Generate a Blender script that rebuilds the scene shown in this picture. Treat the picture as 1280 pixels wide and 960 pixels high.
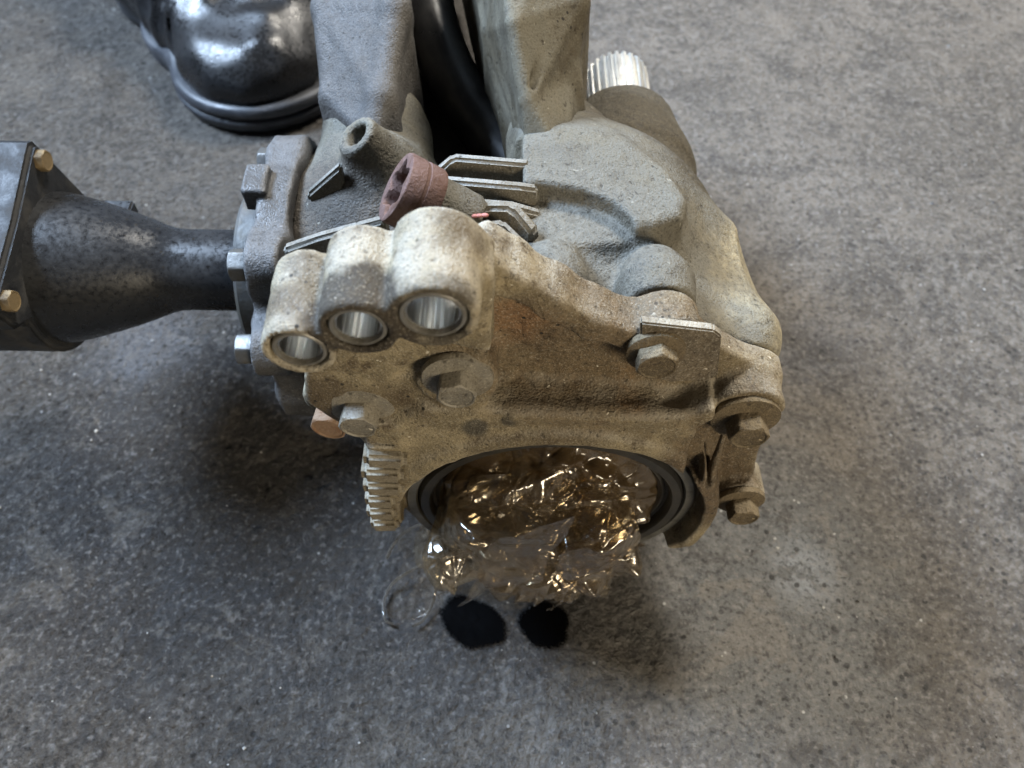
import bpy, bmesh, math, random
import numpy as np
from mathutils import Vector, Matrix, Quaternion

for o in list(bpy.data.objects):
    bpy.data.objects.remove(o)
SC = bpy.context.scene
COL = SC.collection

# ------------------------------------------------------------------ camera
PITCH = math.radians(56.0)
CAM_H = 0.40
FPX = 1005.0
cam_d = bpy.data.cameras.new('camera')
cam_d.sensor_width = 36.0
cam_d.lens = FPX / 1280.0 * 36.0
cam_d.clip_start = 0.01
cam_d.clip_end = 100.0
cam_d.dof.use_dof = True
cam_d.dof.focus_distance = 0.285
cam_d.dof.aperture_fstop = 13.0
cam = bpy.data.objects.new('camera', cam_d)
COL.objects.link(cam)
cam.location = (0, 0, CAM_H)
cam.rotation_euler = (math.pi / 2 - PITCH, 0, 0)
SC.camera = cam

# ------------------------------------------------------------------ light
world = bpy.data.worlds.new('World')
SC.world = world
world.use_nodes = True
bg = world.node_tree.nodes['Background']
bg.inputs[0].default_value = (0.92, 0.94, 1.0, 1)
bg.inputs[1].default_value = 0.028


def area_lamp(name, loc, target, size, size_y, power, col):
    d = bpy.data.lights.new(name, 'AREA')
    d.shape = 'RECTANGLE'
    d.size = size
    d.size_y = size_y
    d.energy = power
    d.color = col
    o = bpy.data.objects.new(name, d)
    COL.objects.link(o)
    o.location = loc
    o.rotation_euler = (Vector(target) - Vector(loc)).to_track_quat('-Z', 'Y').to_euler()
    return o


# open doorway behind on the left, workshop tube light behind on the right, weak warm fill light added in front
area_lamp('doorway_light', (-1.10, 0.66, 1.36), (-0.08, 0.18, 0.05), 0.55, 0.55, 80, (0.58, 0.75, 1.0))
area_lamp('ceiling_lamp', (0.66, 1.25, 1.68), (0.0, 0.24, 0.08), 0.45, 0.35, 45, (1.0, 0.94, 0.84))
area_lamp('front_fill_light', (0.85, -1.10, 0.70), (0.05, 0.15, 0.12), 0.45, 0.35, 16, (1.0, 0.86, 0.64))
CY = SC.cycles
CY.use_adaptive_sampling = True
CY.adaptive_threshold = 0.03
CY.max_bounces = 6
CY.diffuse_bounces = 3
CY.glossy_bounces = 3
CY.transmission_bounces = 3
CY.transparent_max_bounces = 14

SC.view_settings.view_transform = 'Standard'
SC.view_settings.look = 'None'
SC.view_settings.exposure = 0.38
SC.view_settings.gamma = 1.0
SC.view_settings.use_curve_mapping = False

# ------------------------------------------------------------------ picking helper
_c, _s = math.cos(PITCH), math.sin(PITCH)


def P(px, py, x=None, y=None, z=None):
    """point seen at a photograph pixel, on the plane x=, y= or z= (metres)"""
    u = (px - 640.0) / FPX
    v = (480.0 - py) / FPX
    d = (u, _c + _s * v, -_s + _c * v)
    if x is not None:
        t = x / d[0]
    elif y is not None:
        t = y / d[1]
    else:
        t = (z - CAM_H) / d[2]
    return np.array((d[0] * t, d[1] * t, CAM_H + d[2] * t))


# ------------------------------------------------------------------ materials
def new_mat(name):
    m = bpy.data.materials.new(name)
    m.use_nodes = True
    nt = m.node_tree
    for n in list(nt.nodes):
        if n.type not in ('OUTPUT_MATERIAL', 'BSDF_PRINCIPLED'):
            nt.nodes.remove(n)
    return m, nt, nt.nodes['Principled BSDF'], nt.nodes['Material Output']


class NT:
    def __init__(s, nt):
        s.nt = nt
        s.L = nt.links
        s.co = nt.nodes.new('ShaderNodeTexCoord').outputs['Object']
        s.geo = nt.nodes.new('ShaderNodeNewGeometry')

    def link(s, a, b):
        s.L.new(a, b)

    def setin(s, n, key, v):
        if hasattr(v, 'is_output') or isinstance(v, bpy.types.NodeSocket):
            s.L.new(v, n.inputs[key])
        else:
            n.inputs[key].default_value = v

    def noise(s, scale, detail=4, rough=0.55, dist=0.0, off=(0, 0, 0), stretch=None):
        n = s.nt.nodes.new('ShaderNodeTexNoise')
        n.inputs['Scale'].default_value = scale
        n.inputs['Detail'].default_value = detail
        n.inputs['Roughness'].default_value = rough
        n.inputs['Distortion'].default_value = dist
        mp = s.nt.nodes.new('ShaderNodeMapping')
        mp.inputs['Location'].default_value = off
        if stretch:
            mp.inputs['Scale'].default_value = stretch
        s.L.new(s.co, mp.inputs['Vector'])
        s.L.new(mp.outputs[0], n.inputs['Vector'])
        return n.outputs['Fac']

    def voro(s, scale, feature='F1', off=(0, 0, 0), rnd=1.0):
        n = s.nt.nodes.new('ShaderNodeTexVoronoi')
        n.feature = feature
        n.inputs['Scale'].default_value = scale
        n.inputs['Randomness'].default_value = rnd
        mp = s.nt.nodes.new('ShaderNodeMapping')
        mp.inputs['Location'].default_value = off
        s.L.new(s.co, mp.inputs['Vector'])
        s.L.new(mp.outputs[0], n.inputs['Vector'])
        return n.outputs['Distance']

    def ramp(s, fac, a, b, lo=0.0, hi=1.0):
        n = s.nt.nodes.new('ShaderNodeMapRange')
        n.interpolation_type = 'SMOOTHSTEP'
        s.setin(n, 0, fac)
        n.inputs[1].default_value = a
        n.inputs[2].default_value = b
        n.inputs[3].default_value = lo
        n.inputs[4].default_value = hi
        return n.outputs[0]

    def math(s, op, a, b=0.0, c=None):
        n = s.nt.nodes.new('ShaderNodeMath')
        n.operation = op
        s.setin(n, 0, a)
        s.setin(n, 1, b)
        if c is not None:
            s.setin(n, 2, c)
        return n.outputs[0]

    def mix(s, fac, a, b):
        n = s.nt.nodes.new('ShaderNodeMix')
        n.data_type = 'RGBA'
        s.setin(n, 0, fac)
        for k, v in ((6, a), (7, b)):
            if isinstance(v, bpy.types.NodeSocket):
                s.L.new(v, n.inputs[k])
            else:
                n.inputs[k].default_value = (v[0], v[1], v[2], 1)
        return n.outputs[2]

    def bump(s, height, strength, dist, prev=None):
        n = s.nt.nodes.new('ShaderNodeBump')
        n.inputs['Strength'].default_value = strength
        n.inputs['Distance'].default_value = dist
        s.L.new(height, n.inputs['Height'])
        if prev is not None:
            s.L.new(prev, n.inputs['Normal'])
        return n.outputs[0]

    def sep(s, vec):
        n = s.nt.nodes.new('ShaderNodeSeparateXYZ')
        s.L.new(vec, n.inputs[0])
        return n.outputs

    def ball(s, c, r0, r1, wob=None, wobamt=0.0, sc=(1, 1, 1)):
        """mask: 1 within r0 of c, fading to 0 at r1 (edge wobbled by a noise)"""
        sub = s.nt.nodes.new('ShaderNodeVectorMath')
        sub.operation = 'SUBTRACT'
        s.L.new(s.co, sub.inputs[0])
        sub.inputs[1].default_value = c
        mul = s.nt.nodes.new('ShaderNodeVectorMath')
        mul.operation = 'MULTIPLY'
        s.L.new(sub.outputs[0], mul.inputs[0])
        mul.inputs[1].default_value = sc
        ln = s.nt.nodes.new('ShaderNodeVectorMath')
        ln.operation = 'LENGTH'
        s.L.new(mul.outputs[0], ln.inputs[0])
        d = ln.outputs['Value']
        if wob is not None:
            d = s.math('ADD', d, s.math('MULTIPLY', s.math('SUBTRACT', wob, 0.5), wobamt))
        return s.ramp(d, r0, r1, 1.0, 0.0)


def cast_mat(name, base, dust, dirt, dust_amt=0.6, dirt_amt=0.5, pebble=1.0, stains=(), rough=0.78,
             grain=1300.0, spec=0.35, metal=0.0, wear=1.0, speck=1.0):
    """dusty sand-cast metal: base colour, pale dust settled on top faces, dark grime"""
    m, nt, b, out = new_mat(name)
    N = NT(nt)
    big = N.noise(22, 5, 0.6)
    mid = N.noise(90, 4, 0.6, off=(3, 1, 7))
    fine = N.noise(420, 3, 0.6, off=(1, 5, 2))
    gr = N.noise(grain, 2, 0.5, off=(9, 5, 2))
    nz = N.sep(N.geo.outputs['Normal'])[2]
    # dust lies on upward faces
    up = N.ramp(nz, 0.10, 0.80)
    dm = N.math('MULTIPLY', N.math('MULTIPLY', up, N.ramp(mid, 0.30, 0.60, 0.30, 1.0)), dust_amt)
    col = N.mix(N.ramp(mid, 0.35, 0.65), base, [v * 0.66 for v in base])
    col = N.mix(dm, col, dust)
    col = N.mix(N.math('MULTIPLY', N.ramp(big, 0.47, 0.66), dirt_amt), col, dirt)
    col = N.mix(N.math('MULTIPLY', N.ramp(N.noise(130, 5, 0.7, off=(4, 4, 1)), 0.52, 0.70), dirt_amt), col, dirt)
    edge = N.ramp(N.geo.outputs['Pointiness'], 0.515, 0.57)
    col = N.mix(N.math('MULTIPLY', edge, N.ramp(fine, 0.38, 0.6, 0.25 * wear, 0.8 * wear)), col, [min(1, v * 1.25) for v in dust])
    wob = N.noise(60, 5, 0.65, off=(2, 8, 3))
    for (c, r0, r1, sc, colr, amt) in stains:
        mk = N.math('MULTIPLY', N.ball(c, r0, r1, wob, 0.8 * r1, sc), amt)
        colr2 = N.mix(N.ramp(fine, 0.4, 0.65), colr, [min(1, v * 1.6) for v in colr])
        col = N.mix(mk, col, colr2)
    # sandy grains: pale and dark specks
    col = N.mix(N.ramp(gr, 0.55, 0.72, 0.0, 0.32 * speck), col, [min(1, v * 1.35) for v in dust])
    col = N.mix(N.ramp(gr, 0.45, 0.30, 0.0, 0.45 * speck), col, [v * 0.6 for v in dirt])
    col = N.mix(N.ramp(fine, 0.40, 0.27, 0.0, 0.75), col, [v * 0.40 for v in dirt])
    chip = N.noise(330, 2, 0.4, off=(7, 7, 7))
    col = N.mix(N.math('MULTIPLY', N.ramp(chip, 0.73, 0.77, 0.0, 0.9 * speck), N.ramp(big, 0.62, 0.45)), col, [min(1, v * 1.7) for v in dust])
    pits = N.voro(210, off=(5, 2, 1))
    pitmask = N.math('MULTIPLY', N.ramp(pits, 0.16, 0.10), N.ramp(big, 0.45, 0.6))
    col = N.mix(pitmask, col, (0.02, 0.017, 0.013))
    N.link(col, b.inputs['Base Color'])
    rg = N.math('SUBTRACT', N.ramp(fine, 0.3, 0.7, rough - 0.12, min(1, rough + 0.12)), N.math('MULTIPLY', N.ramp(big, 0.47, 0.66), 0.22))
    N.link(rg, b.inputs['Roughness'])
    b.inputs['Specular IOR Level'].default_value = spec
    b.inputs['Metallic'].default_value = metal
    n1 = N.bump(mid, 0.22 * pebble, 0.003)
    n2 = N.bump(fine, 0.45 * pebble, 0.0016, n1)
    n3 = N.bump(gr, 0.55 * pebble, 0.0010, n2)
    N.link(n3, b.inputs['Normal'])
    return m


def metal_mat(name, base, rough, metal=1.0, dirt=(0.05, 0.04, 0.03), dirt_amt=0.4, bumpy=0.2, scale=1.0, spec=0.5, aniso=None):
    m, nt, b, out = new_mat(name)
    N = NT(nt)
    a = N.noise(70 * scale, 5, 0.65)
    f = N.noise(500 * scale, 3, 0.6, off=(2, 2, 2))
    col = N.mix(N.math('MULTIPLY', N.ramp(a, 0.46, 0.66), dirt_amt), base, dirt)
    col = N.mix(N.ramp(f, 0.58, 0.7, 0, 0.35), col, [min(1, v * 1.5) for v in base])
    N.link(col, b.inputs['Base Color'])
    N.link(N.ramp(a, 0.3, 0.7, rough * 0.8, min(1, rough * 1.35)), b.inputs['Roughness'])
    b.inputs['Metallic'].default_value = metal
    b.inputs['Specular IOR Level'].default_value = spec
    n1 = N.bump(a, bumpy, 0.002)
    n2 = N.bump(f, bumpy, 0.0008, n1)
    N.link(n2, b.inputs['Normal'])
    return m


# ------------------------------------------------------------------ mesh helpers
def link_mesh(name, verts, faces, mat, parent=None, smooth=True, origin=None, sharp=None):
    """one mesh object; verts in world coordinates, stored relative to its root"""
    me = bpy.data.meshes.new(name)
    me.from_pydata([tuple(v) for v in verts], [], [tuple(f) for f in faces])
    me.update()
    if smooth:
        me.polygons.foreach_set('use_smooth', [True] * len(me.polygons))
        if sharp:
            me.set_sharp_from_angle(angle=math.radians(sharp))
    o = bpy.data.objects.new(name, me)
    COL.objects.link(o)
    me.materials.append(mat)
    if parent is not None:
        o.parent = parent
    return o


ROOTLOC = Vector((0.01, 0.24, 0.0))


def root(name, loc, label, cat, group=None):
    o = bpy.data.objects.new(name, None)
    COL.objects.link(o)
    o.location = loc
    o.empty_display_size = 0.05
    o['label'] = label
    o['category'] = cat
    if group:
        o['group'] = group
    return o


def bm_obj(name, bm, mat, parent=None, smooth=True, sharp=35, loc=None):
    me = bpy.data.meshes.new(name)
    bmesh.ops.recalc_face_normals(bm, faces=bm.faces)
    bm.to_mesh(me)
    bm.free()
    if smooth:
        me.polygons.foreach_set('use_smooth', [True] * len(me.polygons))
        if sharp:
            me.set_sharp_from_angle(angle=math.radians(sharp))
    me.materials.append(mat)
    o = bpy.data.objects.new(name, me)
    COL.objects.link(o)
    if parent is not None:
        o.parent = parent
    if loc is not None:
        o.location = loc
    return o


def frame(axis):
    """quaternion turning +Z onto axis"""
    return Vector(axis).normalized().to_track_quat('Z', 'Y')


def lathe(profile, seg=48, closed_caps=True):
    """bmesh of a profile [(r, z), ...] turned about Z"""
    bm = bmesh.new()
    rings = []
    for r, z in profile:
        if r < 1e-6:
            rings.append([bm.verts.new((0, 0, z))])
        else:
            rings.append([bm.verts.new((r * math.cos(2 * math.pi * k / seg), r * math.sin(2 * math.pi * k / seg), z)) for k in range(seg)])
    for a, b in zip(rings[:-1], rings[1:]):
        for k in range(seg):
            k2 = (k + 1) % seg
            if len(a) == 1 and len(b) == 1:
                continue
            if len(a) == 1:
                bm.faces.new((a[0], b[k], b[k2]))
            elif len(b) == 1:
                bm.faces.new((a[k], a[k2], b[0]))
            else:
                bm.faces.new((a[k], a[k2], b[k2], b[k]))
    return bm


# ------------------------------------------------------------------ distance-field castings
class Field:
    def __init__(s, lo, hi, h):
        s.h = h
        s.lo = np.array(lo, np.float32)
        s.n = [int(math.ceil((b - a) / h)) + 1 for a, b in zip(lo, hi)]
        s.ax = [(s.lo[i] + np.arange(s.n[i], dtype=np.float32) * h).astype(np.float32) for i in range(3)]
        s.f = np.full(s.n, 0.06, np.float32)

    def _sl(s, lo, hi):
        r = []
        for i in range(3):
            a = int(max(0, math.floor((lo[i] - s.lo[i]) / s.h)))
            b = int(min(s.n[i], math.ceil((hi[i] - s.lo[i]) / s.h) + 1))
            r.append(slice(a, max(a, b)))
        return tuple(r)

    def _xyz(s, sl):
        return (s.ax[0][sl[0]][:, None, None], s.ax[1][sl[1]][None, :, None], s.ax[2][sl[2]][None, None, :])

    def _do(s, lo, hi, fn, k, op):
        m = k + 4 * s.h + 0.004
        sl = s._sl([v - m for v in lo], [v + m for v in hi])
        if any(q.stop <= q.start for q in sl):
            return
        d = fn(*s._xyz(sl)).astype(np.float32)
        f = s.f[sl]
        d = np.broadcast_to(d, f.shape)
        if op == 'add':
            if k > 0:
                hh = np.clip(0.5 + 0.5 * (d - f) / k, 0, 1)
                s.f[sl] = d + (f - d) * (1 - hh) - k * hh * (1 - hh) if False else (d * (1 - hh) + f * hh - k * hh * (1 - hh))
            else:
                s.f[sl] = np.minimum(f, d)
        else:
            if k > 0:
                hh = np.clip(0.5 - 0.5 * (f + d) / k, 0, 1)
                s.f[sl] = f * (1 - hh) - d * hh + k * hh * (1 - hh)
            else:
                s.f[sl] = np.maximum(f, -d)

    # primitives
    def cap(s, a, b, ra, rb=None, k=0.006, op='add'):
        rb = ra if rb is None else rb
        a = np.array(a, float)
        b = np.array(b, float)
        ab = b - a
        L2 = float(ab @ ab) + 1e-12
        R = max(ra, rb)

        def fn(X, Y, Z):
            t = np.clip(((X - a[0]) * ab[0] + (Y - a[1]) * ab[1] + (Z - a[2]) * ab[2]) / L2, 0, 1)
            return np.sqrt((X - a[0] - t * ab[0]) ** 2 + (Y - a[1] - t * ab[1]) ** 2 + (Z - a[2] - t * ab[2]) ** 2) - (ra + (rb - ra) * t)
        s._do(np.minimum(a, b) - R, np.maximum(a, b) + R, fn, k, op)

    def cyl(s, a, b, ra, rb=None, k=0.006, op='add', rnd=0.002):
        rb = ra if rb is None else rb
        a = np.array(a, float)
        b = np.array(b, float)
        ab = b - a
        L = float(np.sqrt(ab @ ab))
        n = ab / L
        R = max(ra, rb)

        def fn(X, Y, Z):
            t = (X - a[0]) * n[0] + (Y - a[1]) * n[1] + (Z - a[2]) * n[2]
            r = np.sqrt(np.maximum((X - a[0] - t * n[0]) ** 2 + (Y - a[1] - t * n[1]) ** 2 + (Z - a[2] - t * n[2]) ** 2, 0))
            rr = ra + (rb - ra) * np.clip(t / L, 0, 1)
            dr = r - rr + rnd
            dt = np.abs(t - L / 2) - L / 2 + rnd
            return np.minimum(np.maximum(dr, dt), 0) + np.sqrt(np.maximum(dr, 0) ** 2 + np.maximum(dt, 0) ** 2) - rnd
        s._do(np.minimum(a, b) - R, np.maximum(a, b) + R, fn, k, op)

    def box(s, c, half, rot=None, k=0.005, op='add', rnd=0.002):
        c = np.array(c, float)
        M = np.eye(3) if rot is None else np.array(rot.to_matrix() if hasattr(rot, 'to_matrix') else rot, float)
        R = float(np.linalg.norm(half))
        ext = np.abs(M) @ np.array(half)

        def fn(X, Y, Z):
            x, y, z = X - c[0], Y - c[1], Z - c[2]
            q = [np.abs(M[0][i] * x + M[1][i] * y + M[2][i] * z) - half[i] + rnd for i in range(3)]
            return np.sqrt(sum(np.maximum(v, 0) ** 2 for v in q)) + np.minimum(np.maximum(np.maximum(q[0], q[1]), q[2]), 0) - rnd
        s._do(c - ext, c + ext, fn, k, op)

    def ell(s, c, rad, k=0.01, op='add', rot=None):
        c = np.array(c, float)
        rad = np.array(rad, float)
        M = np.eye(3) if rot is None else np.array(rot.to_matrix(), float)
        ext = np.abs(M) @ rad

        def fn(X, Y, Z):
            x, y, z = X - c[0], Y - c[1], Z - c[2]
            q = [(M[0][i] * x + M[1][i] * y + M[2][i] * z) for i in range(3)]
            k0 = np.sqrt(sum((q[i] / rad[i]) ** 2 for i in range(3)))
            k1 = np.sqrt(sum((q[i] / rad[i] ** 2) ** 2 for i in range(3)))
            return k0 * (k0 - 1) / np.maximum(k1, 1e-6)
        s._do(c - ext, c + ext, fn, k, op)

    def poly(s, pts, y0, y1, k=0.005, op='add', rnd=0.002, axis=1):
        """polygon in (x,z) [axis=1] or (y,z) [axis=0] or (x,y) [axis=2], extruded along axis"""
        pts = np.array(pts, float)
        A, B = {1: (0, 2), 0: (1, 2), 2: (0, 1)}[axis]
        lo = np.zeros(3)
        hi = np.zeros(3)
        lo[A], lo[B] = pts.min(0)
        hi[A], hi[B] = pts.max(0)
        lo[axis], hi[axis] = y0, y1

        def fn(X, Y, Z):
            C = (X, Y, Z)
            a, b = np.broadcast_arrays(C[A], C[B])
            d = np.full(a.shape, 1e9)
            sg = np.ones(a.shape)
            n = len(pts)
            for i in range(n):
                p, q = pts[i], pts[i - 1]
                e = q - p
                wx, wy = a - p[0], b - p[1]
                t = np.clip((wx * e[0] + wy * e[1]) / (e @ e), 0, 1)
                d = np.minimum(d, (wx - e[0] * t) ** 2 + (wy - e[1] * t) ** 2)
                c1 = b >= p[1]
                c2 = b < q[1]
                c3 = e[0] * wy > e[1] * wx
                fl = (c1 & c2 & c3) | (~c1 & ~c2 & ~c3)
                sg = np.where(fl, -sg, sg)
            d2 = sg * np.sqrt(d) + rnd
            dt = np.abs(C[axis] - (y0 + y1) / 2) - (y1 - y0) / 2 + rnd
            return np.minimum(np.maximum(d2, dt), 0) + np.sqrt(np.maximum(d2, 0) ** 2 + np.maximum(dt, 0) ** 2) - rnd
        s._do(lo, hi, fn, k, op)

    def tri(s, a, b, c, r, k=0.003, op='add'):
        """thick triangle"""
        a, b, c = [np.array(v, float) for v in (a, b, c)]
        ba, cb, ac = b - a, c - b, a - c
        nor = np.cross(ba, ac)

        def fn(X, Y, Z):
            def dv(v):
                return (X - v[0], Y - v[1], Z - v[2])

            def dot(u, v):
                return u[0] * v[0] + u[1] * v[1] + u[2] * v[2]
            pa, pb, pc = dv(a), dv(b), dv(c)
            ins = (np.sign(dot(pa, np.cross(ba, nor))) + np.sign(dot(pb, np.cross(cb, nor))) + np.sign(dot(pc, np.cross(ac, nor)))) < 2.0

            def seg(e, p):
                t = np.clip(dot(p, e) / float(e @ e), 0, 1)
                return (p[0] - e[0] * t) ** 2 + (p[1] - e[1] * t) ** 2 + (p[2] - e[2] * t) ** 2
            de = np.minimum(np.minimum(seg(ba, pa), seg(cb, pb)), seg(ac, pc))
            dp = dot(pa, nor) ** 2 / float(nor @ nor)
            return np.sqrt(np.where(ins, de, dp)) - r
        pts = np.stack([a, b, c])
        s._do(pts.min(0) - r, pts.max(0) + r, fn, k, op)

    def strip(s, A_, B_, r, k=0.0025):
        for i in range(len(A_) - 1):
            s.tri(A_[i], B_[i], A_[i + 1], r, k)
            s.tri(B_[i], B_[i + 1], A_[i + 1], r, k)

    def roughen(s, amp, cell, seed=0):
        """uneven casting skin"""
        rng = np.random.default_rng(seed)
        nn = [int((s.n[i] - 1) * s.h / cell) + 3 for i in range(3)]
        g = rng.normal(0, 1, nn).astype(np.float32)
        idx = [(np.arange(s.n[i]) * s.h / cell) for i in range(3)]
        for i in range(3):
            i0 = idx[i].astype(int)
            t = (idx[i] - i0).astype(np.float32)
            t = t * t * (3 - 2 * t)
            sh = [1, 1, 1]
            sh[i] = -1
            t = t.reshape(sh)
            g = np.take(g, i0, axis=i) * (1 - t) + np.take(g, i0 + 1, axis=i) * t
        s.f += amp * g

    def mesh(s):
        f = s.f
        f[0], f[-1] = np.maximum(f[0], 1e-4), np.maximum(f[-1], 1e-4)
        f[:, 0], f[:, -1] = np.maximum(f[:, 0], 1e-4), np.maximum(f[:, -1], 1e-4)
        f[:, :, 0], f[:, :, -1] = np.maximum(f[:, :, 0], 1e-4), np.maximum(f[:, :, -1], 1e-4)
        ins = f < 0
        nx, ny, nz = f.shape
        cnt = np.zeros((nx - 1, ny - 1, nz - 1), np.int8)
        for i in (0, 1):
            for j in (0, 1):
                for q in (0, 1):
                    cnt += ins[i:nx - 1 + i, j:ny - 1 + j, q:nz - 1 + q]
        act = np.argwhere((cnt > 0) & (cnt < 8))
        vid = np.full(cnt.shape, -1, np.int32)
        vid[act[:, 0], act[:, 1], act[:, 2]] = np.arange(len(act))
        acc = np.zeros((len(act), 3))
        num = np.zeros(len(act))
        corners = [(i, j, q) for i in (0, 1) for j in (0, 1) for q in (0, 1)]
        for a in corners:
            for ax in range(3):
                if a[ax] == 1:
                    continue
                b = list(a)
                b[ax] = 1
                fa = f[act[:, 0] + a[0], act[:, 1] + a[1], act[:, 2] + a[2]]
                fb = f[act[:, 0] + b[0], act[:, 1] + b[1], act[:, 2] + b[2]]
                cr = (fa < 0) != (fb < 0)
                t = np.where(cr, fa / np.where(cr, fa - fb, 1), 0)
                p = np.tile(np.array(a, float), (len(act), 1))
                p[:, ax] += t
                acc += p * cr[:, None]
                num += cr
        V = s.lo + (act + acc / num[:, None]) * s.h
        F = []
        for ax in range(3):
            o1, o2 = (ax + 1) % 3, (ax + 2) % 3
            sa = [slice(None)] * 3
            sb = [slice(None)] * 3
            sa[ax] = slice(0, f.shape[ax] - 1)
            sb[ax] = slice(1, f.shape[ax])
            e = np.argwhere(ins[tuple(sa)] != ins[tuple(sb)])
            e = e[(e[:, o1] > 0) & (e[:, o2] > 0) & (e[:, o1] < f.shape[o1] - 1) & (e[:, o2] < f.shape[o2] - 1)]
            inside = ins[e[:, 0], e[:, 1], e[:, 2]]
            q = []
            for d1, d2 in ((-1, -1), (0, -1), (0, 0), (-1, 0)):
                c = e.copy()
                c[:, o1] += d1
                c[:, o2] += d2
                q.append(vid[c[:, 0], c[:, 1], c[:, 2]])
            q = np.stack(q, 1)
            q[~inside] = q[~inside][:, ::-1]
            F.append(q)
        return V, np.concatenate(F)

    def build(s, name, mat, parent=None, rootloc=ROOTLOC):
        V, F = s.mesh()
        V = V - np.array(rootloc)
        me = bpy.data.meshes.new(name)
        me.vertices.add(len(V))
        me.vertices.foreach_set('co', V.astype(np.float32).ravel())
        me.loops.add(F.size)
        me.loops.foreach_set('vertex_index', F.astype(np.int32).ravel())
        me.polygons.add(len(F))
        me.polygons.foreach_set('loop_start', np.arange(0, F.size, 4, dtype=np.int32))
        me.polygons.foreach_set('loop_total', np.full(len(F), 4, np.int32))
        me.polygons.foreach_set('use_smooth', np.ones(len(F), bool))
        me.update(calc_edges=True)
        me.validate()
        me.materials.append(mat)
        o = bpy.data.objects.new(name, me)
        COL.objects.link(o)
        if parent is not None:
            o.parent = parent
        return o


def rotz(a):
    return Matrix.Rotation(a, 3, 'Z')


def L(p):
    """world point -> differential's local frame"""
    return tuple(np.array(p) - np.array(ROOTLOC))


def tagk(o, kind):
    o['kind'] = kind
    return o


# ================================================================== FLOOR
def vnoise2(x, y, cell, seed):
    rng = np.random.default_rng(seed)
    g = rng.normal(0, 1, (257, 257))
    u = (x / cell) % 256
    v = (y / cell) % 256
    i, j = u.astype(int), v.astype(int)
    a, b = u - i, v - j
    a = a * a * (3 - 2 * a)
    b = b * b * (3 - 2 * b)
    return (g[i, j] * (1 - a) * (1 - b) + g[i + 1, j] * a * (1 - b) + g[i, j + 1] * (1 - a) * b + g[i + 1, j + 1] * a * b)


def floor_height(X, Y):
    # smoother trodden concrete on the right, coarse pitted area at lower left
    w = 1 / (1 + np.exp((X + 0.04 - 0.30 * (0.25 - Y) + 0.05 * vnoise2(X + 4, Y + 4, 0.11, 9)) / 0.045))
    big = 0.0007 * vnoise2(X + 5, Y + 5, 0.060, 1)
    sm = 0.00010 * vnoise2(X + 9, Y + 3, 0.014, 2) + 0.00012 * vnoise2(X + 2, Y + 7, 0.0062, 3) + 0.00013 * vnoise2(X + 1, Y + 1, 0.0036, 4)
    # rotated copy hides the lattice directions
    U, V_ = 0.8 * X + 0.6 * Y, -0.6 * X + 0.8 * Y
    lump = 0.00020 * np.abs(vnoise2(U + 3, V_ + 3, 0.0075, 5)) + 0.00034 * np.abs(vnoise2(U + 6, V_ + 2, 0.0036, 6))
    pit = -0.0009 * np.maximum(0, vnoise2(U + 7, V_ + 5, 0.0055, 7) - 0.8)
    return big + sm * (0.55 + 0.9 * w) + (lump + pit) * (0.16 + 0.84 * w)


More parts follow.
